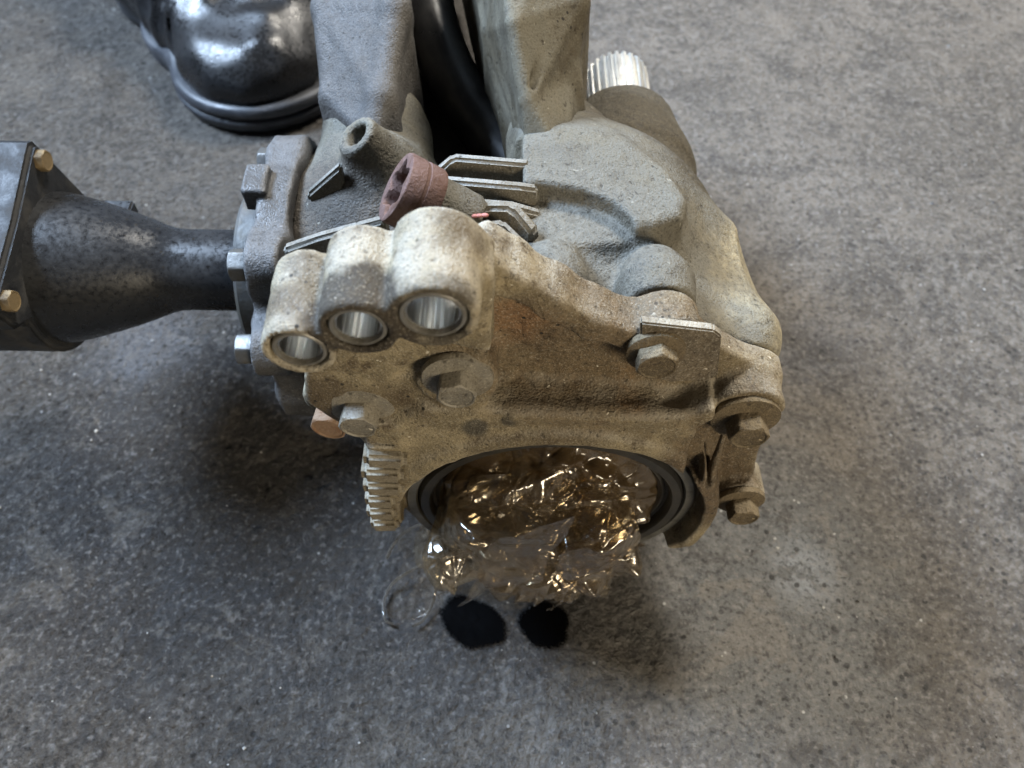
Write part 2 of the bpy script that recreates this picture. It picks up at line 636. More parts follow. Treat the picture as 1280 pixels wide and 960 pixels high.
def make_floor():
    n = 800
    t = np.linspace(-1, 1, n)
    sx = 0.58 * t + 5.25 * np.sign(t) * np.maximum(np.abs(t) - 0.93, 0) ** 2 / 0.0049
    xs = sx
    ys = 0.42 + sx
    X, Y = np.meshgrid(xs, ys, indexing='ij')
    Z = floor_height(X, Y)
    V = np.stack([X, Y, Z], -1).reshape(-1, 3)
    i = np.arange(n - 1)
    I, J = np.meshgrid(i, i, indexing='ij')
    a = (I * n + J).ravel()
    F = np.stack([a, a + n, a + n + 1, a + 1], 1)
    me = bpy.data.meshes.new('floor')
    me.vertices.add(len(V))
    me.vertices.foreach_set('co', V.astype(np.float32).ravel())
    me.loops.add(F.size)
    me.loops.foreach_set('vertex_index', F.astype(np.int32).ravel())
    me.polygons.add(len(F))
    me.polygons.foreach_set('loop_start', np.arange(0, F.size, 4, dtype=np.int32))
    me.polygons.foreach_set('loop_total', np.full(len(F), 4, np.int32))
    me.polygons.foreach_set('use_smooth', np.ones(len(F), bool))
    me.update(calc_edges=True)
    m, nt, b, out = new_mat('worn_concrete')
    N = NT(nt)
    big = N.noise(7, 5, 0.6)
    mid = N.noise(38, 5, 0.65, off=(3, 3, 0))
    sml = N.noise(160, 4, 0.6, off=(7, 1, 0))
    fin = N.noise(620, 2, 0.5, off=(1, 9, 0))
    col = N.mix(N.ramp(big, 0.38, 0.64), (0.102, 0.090, 0.076), (0.152, 0.134, 0.113))
    col = N.mix(N.ramp(mid, 0.42, 0.66, 0, 0.65), col, (0.062, 0.056, 0.050))
    col = N.mix(N.ramp(sml, 0.5, 0.70, 0, 0.6), col, (0.22, 0.205, 0.185))
    col = N.mix(N.ramp(sml, 0.43, 0.30, 0, 0.8), col, (0.032, 0.029, 0.027))
    wob = N.noise(26, 5, 0.65, off=(2, 2, 0))
    # darker ground round the opening, chalky patch on the right, shadow painted in on the left
    sx_, sy_, sz_ = 1, 1, 1
    for (c, r0, r1, sc, colr, amt) in (
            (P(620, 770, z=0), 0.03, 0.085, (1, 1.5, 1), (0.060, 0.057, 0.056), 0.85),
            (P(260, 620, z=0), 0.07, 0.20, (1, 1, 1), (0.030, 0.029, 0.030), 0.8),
            (P(960, 750, z=0), 0.03, 0.100, (1, 0.8, 1), (0.150, 0.160, 0.165), 0.55),
            (P(1000, 715, z=0), 0.002, 0.028, (1, 1, 1), (0.28, 0.30, 0.32), 0.7),
            (P(1010, 445, z=0), 0.00, 0.05, (1, 1, 1), (0.10, 0.105, 0.12), 0.6),
            (P(180, 430, z=0), 0.00, 0.05, (1, 1, 1), (0.22, 0.23, 0.25), 0.5)):  # pale colour painted in for the lit floor by the shaft
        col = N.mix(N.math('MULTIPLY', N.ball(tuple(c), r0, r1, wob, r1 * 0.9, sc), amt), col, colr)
    mot = N.noise(95, 6, 0.72, off=(8, 2, 0))
    col = N.mix(N.ramp(mot, 0.50, 0.68, 0, 0.6), col, (0.045, 0.041, 0.039))
    col = N.mix(N.ramp(mot, 0.46, 0.34, 0, 0.45), col, (0.20, 0.185, 0.165))
    chips = N.voro(75, off=(2, 7, 0))
    col = N.mix(N.ramp(chips, 0.085, 0.05, 0, 0.75), col, (0.035, 0.033, 0.03))
    chips2 = N.voro(62, off=(5, 1, 0))
    col = N.mix(N.ramp(chips2, 0.06, 0.035, 0, 0.8), col, (0.5, 0.5, 0.48))
    st = N.noise(15, 7, 0.72, dist=0.8, off=(5, 5, 0))
    col = N.mix(N.ramp(st, 0.545, 0.60, 0, 0.55), col, (0.050, 0.044, 0.038))
    col = N.mix(N.ramp(st, 0.45, 0.40, 0, 0.35), col, (0.20, 0.175, 0.145))
    hol = N.voro(120, off=(4, 4, 0))
    col = N.mix(N.math('MULTIPLY', N.ramp(hol, 0.20, 0.13, 0, 0.85), N.ramp(st, 0.40, 0.55)), col, (0.018, 0.017, 0.016))
    agg = N.noise(340, 3, 0.6, off=(2, 9, 0))
    col = N.mix(N.ramp(agg, 0.54, 0.68, 0, 0.55), col, (0.24, 0.225, 0.21))
    col = N.mix(N.ramp(agg, 0.46, 0.33, 0, 0.7), col, (0.025, 0.023, 0.022))
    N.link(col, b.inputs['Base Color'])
    ps0 = N.sep(N.co)
    N.link(N.math('SUBTRACT', N.ramp(mid, 0.35, 0.7, 0.48, 0.70), N.ramp(ps0[0], -0.02, -0.20, 0.0, 0.16)), b.inputs['Roughness'])
    b.inputs['Specular IOR Level'].default_value = 0.5
    ps = N.sep(N.co)
    coarse = N.ramp(N.math('ADD', ps[0], N.math('MULTIPLY', N.math('SUBTRACT', wob, 0.5), 0.25)), 0.12, -0.10)
    grn = N.math('MULTIPLY', N.noise(165, 6, 0.70, off=(6, 6, 0)), N.ramp(coarse, 0, 1, 0.30, 1.0))
    n1 = N.bump(grn, 1.0, 0.0130)
    n2 = N.bump(sml, 0.35, 0.0020, n1)
    n3 = N.bump(fin, 0.6, 0.0010, n2)
    N.link(n3, b.inputs['Normal'])
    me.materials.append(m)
    o = bpy.data.objects.new('floor', me)
    COL.objects.link(o)
    tagk(o, 'structure')
    return o


make_floor()

# ================================================================== DIFFERENTIAL
DIFF = root('front_differential', ROOTLOC,
            'dirty cast aluminium front differential with three bored lugs standing on the concrete floor', 'differential')

OIL = (0.030, 0.024, 0.017)
M_cover = cast_mat('dusty_cover_casting', (0.285, 0.236, 0.148), (0.335, 0.305, 0.245), (0.072, 0.051, 0.029),
                   dust_amt=0.95, dirt_amt=0.85, pebble=1.0, stains=(
                       (L((0.030, 0.170, 0.184)), 0.020, 0.056, (0.8, 1.0, 1.2), (0.088, 0.062, 0.036), 0.85),
                       (L(P(640, 400, y=0.160)), 0.004, 0.018, (1, 1, 1), (0.16, 0.085, 0.040), 0.6),
                       (L(P(790, 490, y=0.152)), 0.003, 0.012, (1, 1, 1), (0.20, 0.115, 0.05), 0.6),
                       (L((0.085, 0.150, 0.125)), 0.016, 0.042, (1.0, 1, 0.7), (0.070, 0.048, 0.027), 0.85),
                       (L(P(450, 402, y=0.126)), 0.0125, 0.0165, (1, 1, 1), OIL, 0.95),
                       (L(P(486, 428, y=0.126)), 0.007, 0.012, (1, 1, 1), OIL, 0.95),
                       (L(P(548, 372, y=0.126)), 0.0045, 0.008, (0.6, 1, 1.3), OIL, 0.8),
                       (L(P(570, 424, y=0.126)), 0.004, 0.008, (0.7, 1, 1.2), OIL, 0.85),
                       (L(P(593, 534, y=0.146)), 0.003, 0.006, (1, 1, 0.8), (0.05, 0.045, 0.035), 0.9),
                       (L(P(636, 520, y=0.148)), 0.002, 0.0045, (1, 1, 0.8), (0.05, 0.045, 0.035), 0.9),
                       (L(P(590, 445, y=0.150)), 0.006, 0.016, (1, 1, 1), (0.12, 0.09, 0.055), 0.6),
                   ))
M_house = cast_mat('dusty_housing_casting', (0.140, 0.124, 0.090), (0.148, 0.141, 0.119), (0.045, 0.038, 0.028),
                   dust_amt=0.85, dirt_amt=0.6, pebble=1.0, stains=(
                       (L((0.056, 0.29, 0.155)), 0.034, 0.052, (1, 0.7, 1), (0.062, 0.054, 0.040), 0.95),
                       (L((0.02, 0.200, 0.20)), 0.018, 0.05, (1, 1, 1), (0.105, 0.101, 0.088), 0.6),
                       (L((0.100, 0.205, 0.125)), 0.030, 0.060, (1, 1, 0.8), (0.28, 0.245, 0.165), 0.75),
                       (L((-0.075, 0.235, 0.15)), 0.03, 0.05, (1, 1, 1), (0.055, 0.047, 0.040), 0.85),
                   ))
M_arm = cast_mat('grey_arm_casting', (0.078, 0.072, 0.066), (0.112, 0.110, 0.109), (0.040, 0.036, 0.033),
                 dust_amt=0.8, dirt_amt=0.35, pebble=0.9)
M_arm2 = cast_mat('olive_arm_casting', (0.120, 0.106, 0.076), (0.142, 0.132, 0.100), (0.055, 0.041, 0.023),
                  dust_amt=0.6, dirt_amt=0.5, pebble=0.45)
M_rib = cast_mat('rib_casting', (0.135, 0.12, 0.092), (0.255, 0.248, 0.225), (0.08, 0.068, 0.05),
                 dust_amt=0.95, dirt_amt=0.35, pebble=0.8, wear=0.0)
M_fin = cast_mat('fin_casting', (0.27, 0.235, 0.165), (0.36, 0.33, 0.265), (0.085, 0.064, 0.038),
                 dust_amt=0.6, dirt_amt=0.6, pebble=0.5, wear=0.15)
M_dark = cast_mat('dark_flange_iron', (0.060, 0.058, 0.056), (0.135, 0.134, 0.135), (0.03, 0.028, 0.026),
                  dust_amt=0.8, dirt_amt=0.4, pebble=0.7, rough=0.6)
M_black = cast_mat('dusty_black_steel', (0.011, 0.012, 0.014), (0.034, 0.035, 0.037), (0.016, 0.015, 0.014), dust_amt=0.5, dirt_amt=0.2, pebble=0.10, rough=0.36, spec=0.5, speck=0.25, wear=0.1,
                   stains=((L((-0.135, 0.250, 0.132)), 0.006, 0.020, (0.6, 1, 1), (0.16, 0.165, 0.18), 0.7),))
M_zinc = metal_mat('dull_zinc_steel', (0.115, 0.115, 0.112), 0.5, 0.6, (0.10, 0.085, 0.06), 0.6, 0.2)
M_bolt = cast_mat('dirty_bolt_steel', (0.21, 0.19, 0.15), (0.34, 0.31, 0.25), (0.085, 0.066, 0.042), dust_amt=0.6, dirt_amt=0.7, pebble=0.5, rough=0.55, wear=0.1, spec=0.5)
M_brown = cast_mat('muddy_bolt_steel', (0.125, 0.096, 0.058), (0.22, 0.175, 0.11), (0.055, 0.039, 0.023), dust_amt=0.6, dirt_amt=0.8, pebble=0.9, rough=0.8, wear=0.1)
M_rust = metal_mat('rusty_plug_iron', (0.140, 0.086, 0.074), 0.8, 0.1, (0.085, 0.046, 0.032), 0.8, 0.5, 2.0, 0.3)
M_orange = metal_mat('tan_rusted_bolt', (0.23, 0.15, 0.095), 0.75, 0.1, (0.14, 0.06, 0.03), 0.6, 0.5, 2.0, 0.3)
M_bright = metal_mat('machined_steel', (0.80, 0.80, 0.79), 0.36, 1.0, (0.25, 0.23, 0.19), 0.35, 0.05)
M_liner, _nt, _b, _o = new_mat('turned_bore_steel')
_N = NT(_nt)
_st = _N.noise(900, 3, 0.6, stretch=(1, 1, 0.02))
_N.link(_N.mix(_N.ramp(_st, 0.35, 0.65), (0.80, 0.80, 0.78), (0.42, 0.42, 0.41)), _b.inputs['Base Color'])
_b.inputs['Metallic'].default_value = 1.0
_N.link(_N.ramp(_st, 0.35, 0.65, 0.22, 0.40), _b.inputs['Roughness'])
_N.link(_N.bump(_st, 0.35, 0.0006), _b.inputs['Normal'])
M_sleeve = metal_mat('worn_sleeve_steel', (0.24, 0.23, 0.21), 0.5, 0.6, (0.08, 0.07, 0.05), 0.7, 0.15)
M_gold = metal_mat('yellow_zinc_bolt', (0.20, 0.145, 0.075), 0.6, 0.4, (0.07, 0.05, 0.03), 0.9, 0.2)
M_rubber = metal_mat('black_rubber', (0.012, 0.012, 0.013), 0.33, 0.0, (0.035, 0.033, 0.030), 0.6, 0.06, 1.0, 0.5)
M_seal = metal_mat('oily_seal_rubber', (0.020, 0.019, 0.018), 0.38, 0.0, (0.05, 0.045, 0.035), 0.6, 0.08, 1.0, 0.5)

# key stations
YF = 0.150          # front face of the cover
YP = 0.1705         # joint between cover and housing
OC = np.array((0.0165, 0.0, 0.083))   # centre of the round opening (x, -, z)
AX = np.array((0.0, 0.256, 0.113))    # axle line (y, z)

# ---------------------------------------------------------------- housing
H = Field((-0.100, 0.160, 0.0), (0.125, 0.40, 0.232), 0.0013)
H.poly([(-0.046, 0.06), (-0.040, 0.150), (-0.034, 0.184), (0.000, 0.190), (0.030, 0.188), (0.062, 0.182), (0.088, 0.168),
        (0.100, 0.120), (0.096, 0.07), (0.07, 0.025), (0.02, 0.008), (-0.02, 0.02)], YP + 0.0012, 0.235, k=0.0, rnd=0.006)
H.ell((0.025, 0.245, 0.105), (0.075, 0.060, 0.096), k=0.02)
H.cyl((0.030, AX[1], AX[2]), (-0.091, AX[1], AX[2]), 0.066, 0.052, k=0.012, rnd=0.003)
# nose toward the splined shaft
H.cap((0.048, 0.235, 0.112), (0.056, 0.312, 0.121), 0.052, 0.034, k=0.015)
H.cyl((0.057, 0.31, 0.122), (0.058, 0.352, 0.123), 0.034, 0.0270, k=0.008, rnd=0.003)
# top plateau ledge with a lower basin in it
H.poly([(-0.028, 0.240), (0.020, 0.250), (0.044, 0.242), (0.058, 0.228), (0.063, 0.214), (0.060, 0.205), (0.050, 0.201), (-0.03, 0.200)],
       0.150, 0.2010, k=0.012, rnd=0.004, axis=2)
H.poly([(-0.040, 0.2215), (0.010, 0.2215), (0.026, 0.2180), (0.036, 0.2120), (0.0420, 0.204), (0.0435, 0.196), (0.0435, 0.150), (-0.04, 0.150)],
       0.1935, 0.225, k=0.0008, op='sub', rnd=0.001, axis=2)
H.poly([(0.160, 0.178), (0.160, 0.230), (0.196, 0.230), (0.196, 0.1935), (0.174, 0.1830)], -0.035, 0.0440, k=0.004, op='sub', rnd=0.002, axis=0)
H.poly([(-0.045, 0.252), (0.004, 0.252), (0.004, 0.160), (-0.045, 0.160)], 0.180, 0.225, k=0.001, op='sub', rnd=0.001, axis=2)
# deep pocket between the arms
H.poly([(-0.042, 0.248), (0.000, 0.246), (0.006, 0.30), (0.0, 0.42), (-0.045, 0.42)], 0.115, 0.24, k=0.004, op='sub', rnd=0.008, axis=2)
# bolt bosses that meet the cover
for (bx, bz, r, y1) in ((0.0495, 0.1900, 0.0125, 0.190), (0.0835, 0.160, 0.0125, 0.190), (0.014, 0.1915, 0.0118, 0.192)):
    H.cap((bx, YP + 0.012, bz), (bx, y1 - 0.004, bz - 0.001), r, r * 0.97, k=0.004)
    H.box((bx, (YP + 0.002 + y1 - 0.004) / 2, bz - 0.014), (r * 0.94, (y1 - 0.004 - YP - 0.002) / 2, 0.014), k=0.004, rnd=0.002)
    H.cyl((bx, YP + 0.0014, bz), (bx, YP + 0.015, bz), r, r, k=0.003, rnd=0.0008)
H.cap((0.088, 0.185, 0.158), (0.083, 0.215, 0.150), 0.012, k=0.01)
# lug under the arm with a tapped hole, and the plug seat
lug_c = P(444, 168, z=0.192)
lug_n = np.array(Vector((-0.55, -0.10, 0.83)).normalized())
H.cyl(lug_c - lug_n * 0.05, lug_c, 0.0115, 0.0088, k=0.006, rnd=0.001)
H.cyl(lug_c - lug_n * 0.02, lug_c + lug_n * 0.01, 0.0052, k=0.0008, op='sub', rnd=0.0003)
plug_c = P(494, 233, z=0.214)
plug_n = np.array(Vector((-0.82, 0.02, 0.56)).normalized())
H.cyl(plug_c - plug_n * 0.030, plug_c - plug_n * 0.012, 0.0105, k=0.003, rnd=0.001)
# saddle between the arms
H.cap((-0.058, 0.262, 0.155), (-0.062, 0.30, 0.160), 0.024, k=0.015)
H.cap((0.024, 0.250, 0.165), (0.020, 0.285, 0.165), 0.022, k=0.012)
H.roughen(0.00014, 0.006, 3)
HOUSING = H.build('housing', M_house, DIFF)

# cast ribs on top of the housing, each its own piece
RIBS = [
    # (points along the top edge, thickness, height)
    ([P(545, 212, z=0.198), P(566, 194, z=0.202), P(662, 202, z=0.2025)], 0.0050, 0.022),
    ([P(538, 238, z=0.198), P(556, 222, z=0.202), P(650, 230, z=0.2025), P(672, 233, z=0.200)], 0.0050, 0.020),
    ([P(532, 260, z=0.198), P(552, 247, z=0.202), P(640, 254, z=0.200), P(676, 264, z=0.194)], 0.0050, 0.018),
    ([P(560, 264, z=0.203), P(612, 254, z=0.205), P(642, 255, z=0.205), P(670, 288, z=0.198)], 0.0062, 0.020),
    ([P(590, 282, z=0.204), P(628, 277, z=0.205), P(655, 304, z=0.198)], 0.0052, 0.020),
    # left of the plug
    ([P(384, 240, z=0.170), P(426, 203, z=0.185)], 0.0055, 0.03),
    ([P(354, 308, z=0.172), P(400, 292, z=0.180), P(482, 270, z=0.197)], 0.0062, 0.03),
]
def rib(pts, th, hh, mat, parent):
    """upright cast web following a polyline along its top edge"""
    pts = [Vector(p) - ROOTLOC for p in pts]
    bm = bmesh.new()
    secs = []
    for i, p in enumerate(pts):
        t = (pts[min(i + 1, len(pts) - 1)] - pts[max(i - 1, 0)])
        n = Vector((-t.y, t.x, 0)).normalized()
        secs.append([bm.verts.new(p + n * th * 0.40), bm.verts.new(p - n * th * 0.40),
                     bm.verts.new(p - n * th * 0.62 - Vector((0, 0, hh))), bm.verts.new(p + n * th * 0.62 - Vector((0, 0, hh)))])
    for a, b in zip(secs[:-1], secs[1:]):
        for k in range(4):
            bm.faces.new((a[k], a[(k + 1) % 4], b[(k + 1) % 4], b[k]))
    bm.faces.new(secs[0])
    bm.faces.new(list(reversed(secs[-1])))
    bmesh.ops.recalc_face_normals(bm, faces=bm.faces)
    es = [e for e in bm.edges if len(e.link_faces) == 2 and e.calc_face_angle() > 0.5]
    bmesh.ops.bevel(bm, geom=es, offset=th * 0.22, segments=3, affect='EDGES')
    return bm_obj('rib', bm, mat, parent, sharp=50)


for pts, th, hh in RIBS:
    rib(pts, th, hh, M_rib, HOUSING)

# small red paint dab on a rib
pm = P(600, 270, z=0.2066)
bm = bmesh.new()
for i in range(3):
    bmesh.ops.create_icosphere(bm, subdivisions=2, radius=0.0011, matrix=Matrix.Translation(L(pm + np.array((0.0018 * i - 0.002, 0.0002 * i, 0)))) @ Matrix.Diagonal((1.3, 0.8, 0.55, 1)))
bm_obj('paint_mark', bm, metal_mat('pink_red_paint', (0.42, 0.17, 0.15), 0.5, 0.0, (0.3, 0.1, 0.08), 0.3, 0.2), HOUSING)

# ---------------------------------------------------------------- mounting arms
def drop(pts, dx, dz):
    return [p + np.array((dx, 0, dz)) for p in pts]


A1 = Field((-0.150, 0.200, 0.07), (-0.005, 0.47, 0.262), 0.0017)
rt = 0.0045
a1 = drop([P(430, 168, z=0.170), P(408, 112, z=0.183), P(398, 0, z=0.200), P(392, -150, z=0.216)], 0.002, -rt)
b1 = drop([P(470, 158, z=0.186), P(482, 110, z=0.195), P(499, 0, z=0.212), P(505, -150, z=0.228)], -0.002, -rt)
c1 = drop([P(500, 226, z=0.160), P(520, 160, z=0.142), P(512, 30, z=0.140), P(506, -150, z=0.150)], 0, -rt)
A1.strip(a1, b1, rt, k=0.002)
A1.strip(b1, c1, rt, k=0.005)
A1.strip(a1, drop(a1, -0.004, -0.075), rt, k=0.004)
A1.roughen(0.00014, 0.008, 6)
A1.build('mounting_arm', M_arm, DIFF)

rt = 0.0030
A2 = Field((-0.06, 0.20, 0.11), (0.10, 0.47, 0.285), 0.0014)
r2 = drop([P(742, 182, z=0.172), P(722, 90, z=0.203), P(733, -5, z=0.225), P(742, -150, z=0.245)], -0.004, -rt)
m2 = drop([P(702, 196, z=0.196), P(659, 116, z=0.213), P(642, 20, z=0.232), P(625, -150, z=0.252)], 0, -rt)
l2 = drop([P(664, 212, z=0.190), P(645, 140, z=0.186), P(606, 30, z=0.198), P(566, -150, z=0.212)], 0.003, -rt)
A2.strip(r2, m2, rt, k=0.001)
A2.strip(m2, l2, rt, k=0.001)
A2.strip(r2, drop(r2, 0.004, -0.06), rt, k=0.006)
A2.strip(l2, drop(l2, 0.0, -0.05), rt, k=0.004)
A2.cap(P(742, 178, z=0.172) + (0, 0, -0.014), P(700, 204, z=0.192) + (0, 0, -0.014), 0.012, k=0.012)
A2.cap(P(705, 14, z=0.2300), P(662, 110, z=0.2130), 0.0018, k=0.001, op='sub')
A2.roughen(0.00012, 0.008, 7)
A2.build('mounting_arm', M_arm2, DIFF)

# dark panel added to close the gap below the hose, shade put into its colour
W = Field((-0.075, 0.245, 0.08), (0.03, 0.47, 0.20), 0.002)
W.box((-0.022, 0.36, 0.132), (0.046, 0.105, 0.006), rot=Matrix.Rotation(0.12, 3, 'X'), k=0, rnd=0.003)
W.build('gap_shade_panel', cast_mat('shade_panel_casting', (0.055, 0.048, 0.042), (0.075, 0.068, 0.06), (0.02, 0.018, 0.015), dust_amt=0.3, dirt_amt=0.6, pebble=0.7), DIFF)

# dark hose running down between the arms
def tube(name, pts, rad, mat, parent, seg=24, sub=10, rootloc=ROOTLOC):
    pts = [Vector(p) - Vector(rootloc) for p in pts]
    rads = rad if isinstance(rad, (list, tuple)) else [rad] * len(pts)
    path, rr = [], []
    n = len(pts)
    for i in range(n - 1):
        p0, p1, p2, p3 = pts[max(i - 1, 0)], pts[i], pts[i + 1], pts[min(i + 2, n - 1)]
        for k in range(sub):
            t = k / sub
            path.append(0.5 * ((2 * p1) + (p2 - p0) * t + (2 * p0 - 5 * p1 + 4 * p2 - p3) * t * t + (3 * p1 - p0 - 3 * p2 + p3) * t ** 3))
            rr.append(rads[i] * (1 - t) + rads[i + 1] * t)
    path.append(pts[-1])
    rr.append(rads[-1])
    bm = bmesh.new()
    rings = []
    up = Vector((0, 0, 1))
    for i, p in enumerate(path):
        tg = (path[min(i + 1, len(path) - 1)] - path[max(i - 1, 0)]).normalized()
        s_ = tg.cross(up).normalized()
        w = s_.cross(tg).normalized()
        rings.append([bm.verts.new(p + rr[i] * (math.cos(2 * math.pi * k / seg) * s_ + math.sin(2 * math.pi * k / seg) * w)) for k in range(seg)])
    for a, b in zip(rings[:-1], rings[1:]):
        for k in range(seg):
            bm.faces.new((a[k], a[(k + 1) % seg], b[(k + 1) % seg], b[k]))
    bm.faces.new(rings[0])
    bm.faces.new(rings[-1])
    return bm_obj(name, bm, mat, parent)


tube('breather_hose', [P(532, -90, z=0.19), P(534, -10, z=0.18), P(546, 50, z=0.172), P(572, 110, z=0.160), P(610, 165, z=0.148), P(650, 215, z=0.14)],
     [0.0125, 0.0125, 0.0125, 0.013, 0.0135, 0.014], M_rubber, DIFF)

# ---------------------------------------------------------------- front cover
C = Field((-0.092, 0.112, 0.0), (0.125, 0.1730, 0.268), 0.00115)
B = [P(374, 439, y=0.126), P(447, 411, y=0.126), P(541, 396, y=0.126)]
BR = [0.0100, 0.0104, 0.0118]
top = [np.array((B[0][0] - 0.006, 0, B[0][2] - 0.012)), np.array((B[0][0] + 0.004, 0, B[0][2] - 0.0095)), np.array((B[1][0], 0, B[1][2] - 0.0105)), np.array((B[2][0], 0, B[2][2] - 0.0120)),
       np.array((B[2][0] + 0.012, 0, B[2][2] - 0.0120)), P(650, 336, y=0.160),
       P(690, 360, y=0.160), P(742, 392, y=0.160), P(800, 412, y=0.160), P(880, 425, y=0.160), P(925, 450, y=0.160)]
outline = [(p[0], p[2]) for p in top]
outline += [(0.096, 0.166), (0.0985, 0.140), (0.103, 0.100), (0.106, 0.070), (0.094, 0.052), (0.080, 0.040), (0.045, 0.008), (0.0, 0.004), (-0.030, 0.022),
            (-0.046, 0.06), (-0.050, 0.10), (-0.0540, 0.138), (-0.069, 0.148), (-0.074, 0.165), (-0.064, 0.180), (-0.070, 0.205)]
C.poly(outline, 0.1615, 0.1700, k=0, rnd=0.0015)
# thick lug block carrying the three bores
C.poly([(B[0][0], B[0][2] - 0.006), (B[0][0] - 0.002, B[0][2] - 0.002), (B[1][0], B[1][2] - 0.001), (B[2][0] + 0.002, B[2][2] + 0.000), (B[2][0] + 0.006, B[2][2] - 0.007),
        (B[1][0], B[1][2] - 0.007)], 0.1315, 0.165, k=0.002, rnd=0.002)
for b, r in zip(B, BR):
    C.cyl((b[0], 0.1255, b[2]), (b[0], 0.1535, b[2]), r, r * 1.03, k=0.0016, rnd=0.0012)
C.poly([(B[0][0], B[0][2] - 0.006), (B[0][0] - 0.002, B[0][2] + 0.002), (B[1][0], B[1][2] + 0.003), (B[2][0], B[2][2] + 0.004), (B[2][0] + 0.006, B[2][2] - 0.007),
        (B[1][0], B[1][2] - 0.007)], 0.1425, 0.1540, k=0.003, rnd=0.003)
C.poly([(B[2][0] + 0.002, B[2][2] + 0.004), (B[2][0] + 0.0105, B[2][2] + 0.0020), (P(618, 330, y=0.146)[0], P(618, 330, y=0.146)[2]), (P(612, 352, y=0.146)[0], 0.207), (B[2][0], 0.212)],
       0.1400, 0.158, k=0.003, rnd=0.003)
for b, r in zip(B, BR):
    C.cyl((b[0], 0.10, b[2]), (b[0], 0.175, b[2]), r * 0.76, k=0.0004, op='sub', rnd=0.0002)
# face below the lugs, right shoulder edge of the block
s0 = P(612, 345, y=0.1495)
s1 = P(602, 500, y=0.1495)
C.poly([(-0.062, 0.215), (B[2][0] + 0.004, 0.240), (s0[0], s0[2] - 0.004), (s1[0] - 0.002, s1[2]), (s1[0], 0.14), (-0.05, 0.13), (-0.062, 0.15), (-0.072, 0.165)],
       0.1500, 0.165, k=0.002, rnd=0.002)
C.cap((s0[0] - 0.002, 0.150, s0[2] - 0.004), (s1[0] - 0.001, 0.1505, s1[2]), 0.0022, k=0.004)
# rim band along the sloping top edge
rim = [P(604, 318, y=0.158), P(640, 340, y=0.158), P(690, 368, y=0.158), P(742, 396, y=0.158), P(800, 414, y=0.158)]
for a, b in zip(rim[:-1], rim[1:]):
    d = Vector(b - a)
    an = math.atan2(d.z, d.x)
    C.box((a + b) / 2 + (0, 0.0050, -0.0036), (d.length / 2 + 0.003, 0.0080, 0.0048), rot=Matrix.Rotation(-an, 3, 'Y'), k=0.004, rnd=0.002)
# collar about the round opening
def ring_poly(r, n=40):
    return [(OC[0] + r * math.cos(2 * math.pi * i / n), OC[2] + r * math.sin(2 * math.pi * i / n)) for i in range(n)]


C.cyl((OC[0], 0.1440, OC[2]), (OC[0], 0.166, OC[2]), 0.0705, 0.0725, k=0.003, rnd=0.002)
C.poly([(-0.052, 0.150), (-0.030, 0.168), (0.010, 0.1655), (0.050, 0.162), (0.074, 0.150), (0.07, 0.10), (-0.05, 0.10)], 0.1460, 0.165, k=0.005, rnd=0.003)
C.cap((0.001, 0.1485, 0.163), (0.060, 0.1490, 0.160), 0.0022, k=0.004)
# right-hand lobe with two bolt bosses, dark pocket and ridges
C.cyl((0.0836, 0.1520, 0.1575), (0.0836, 0.170, 0.158), 0.0130, k=0.004, rnd=0.0008)
C.cyl((0.1000, 0.1560, 0.080), (0.1000, 0.170, 0.080), 0.0105, k=0.004, rnd=0.0008)
C.cyl((0.0495, 0.1570, 0.1900), (0.0495, 0.170, 0.1900), 0.0125, k=0.003, rnd=0.0008)
C.cyl((0.014, 0.162, 0.1915), (0.014, 0.170, 0.1915), 0.010, k=0.004, rnd=0.0008)
C.poly([(0.058, 0.158), (0.070, 0.166), (0.074, 0.150), (0.074, 0.085), (0.060, 0.10)], 0.1470, 0.165, k=0.003, rnd=0.002)
C.cap((0.0775, 0.152, 0.146), (0.081, 0.149, 0.096), 0.0019, k=0.002)
C.cap((0.0700, 0.150, 0.146), (0.073, 0.147, 0.112), 0.0019, k=0.002)
C.poly([(0.066, 0.154), (0.0725, 0.160), (0.0745, 0.150), (0.0745, 0.116), (0.066, 0.118)], 0.140, 0.1535, k=0.0012, op='sub', rnd=0.001)
C.poly([(0.0755, 0.155), (0.0775, 0.154), (0.0785, 0.110), (0.0765, 0.110)], 0.140, 0.157, k=0.0012, op='sub', rnd=0.0005)
C.cap((0.079, 0.147, 0.060), (0.075, 0.149, 0.105), 0.004, 0.006, k=0.006)
# lower-left bolt lobe
C.cyl((-0.0513, 0.1515, 0.1655), (-0.0513, 0.168, 0.1655), 0.0125, k=0.005, rnd=0.0015)
# shallow casting relief
C.cyl(P(572, 478, y=0.1475), P(572, 478, y=0.1475) + (0, 0.015, 0), 0.0135, k=0.004, rnd=0.001)
C.cap(P(500, 470, y=0.150), P(540, 452, y=0.150), 0.0015, k=0.003, op='sub')
# slotted lug at the left of the collar
C.box((-0.0460, 0.1530, 0.143), (0.0070, 0.0075, 0.015), k=0.003, rnd=0.0015)
C.box((-0.0485, 0.1455, 0.1445), (0.0052, 0.003, 0.0011), k=0.0006, op='sub', rnd=0.0003)
C.box((-0.0520, 0.1455, 0.1365), (0.0055, 0.003, 0.0011), k=0.0006, op='sub', rnd=0.0003)
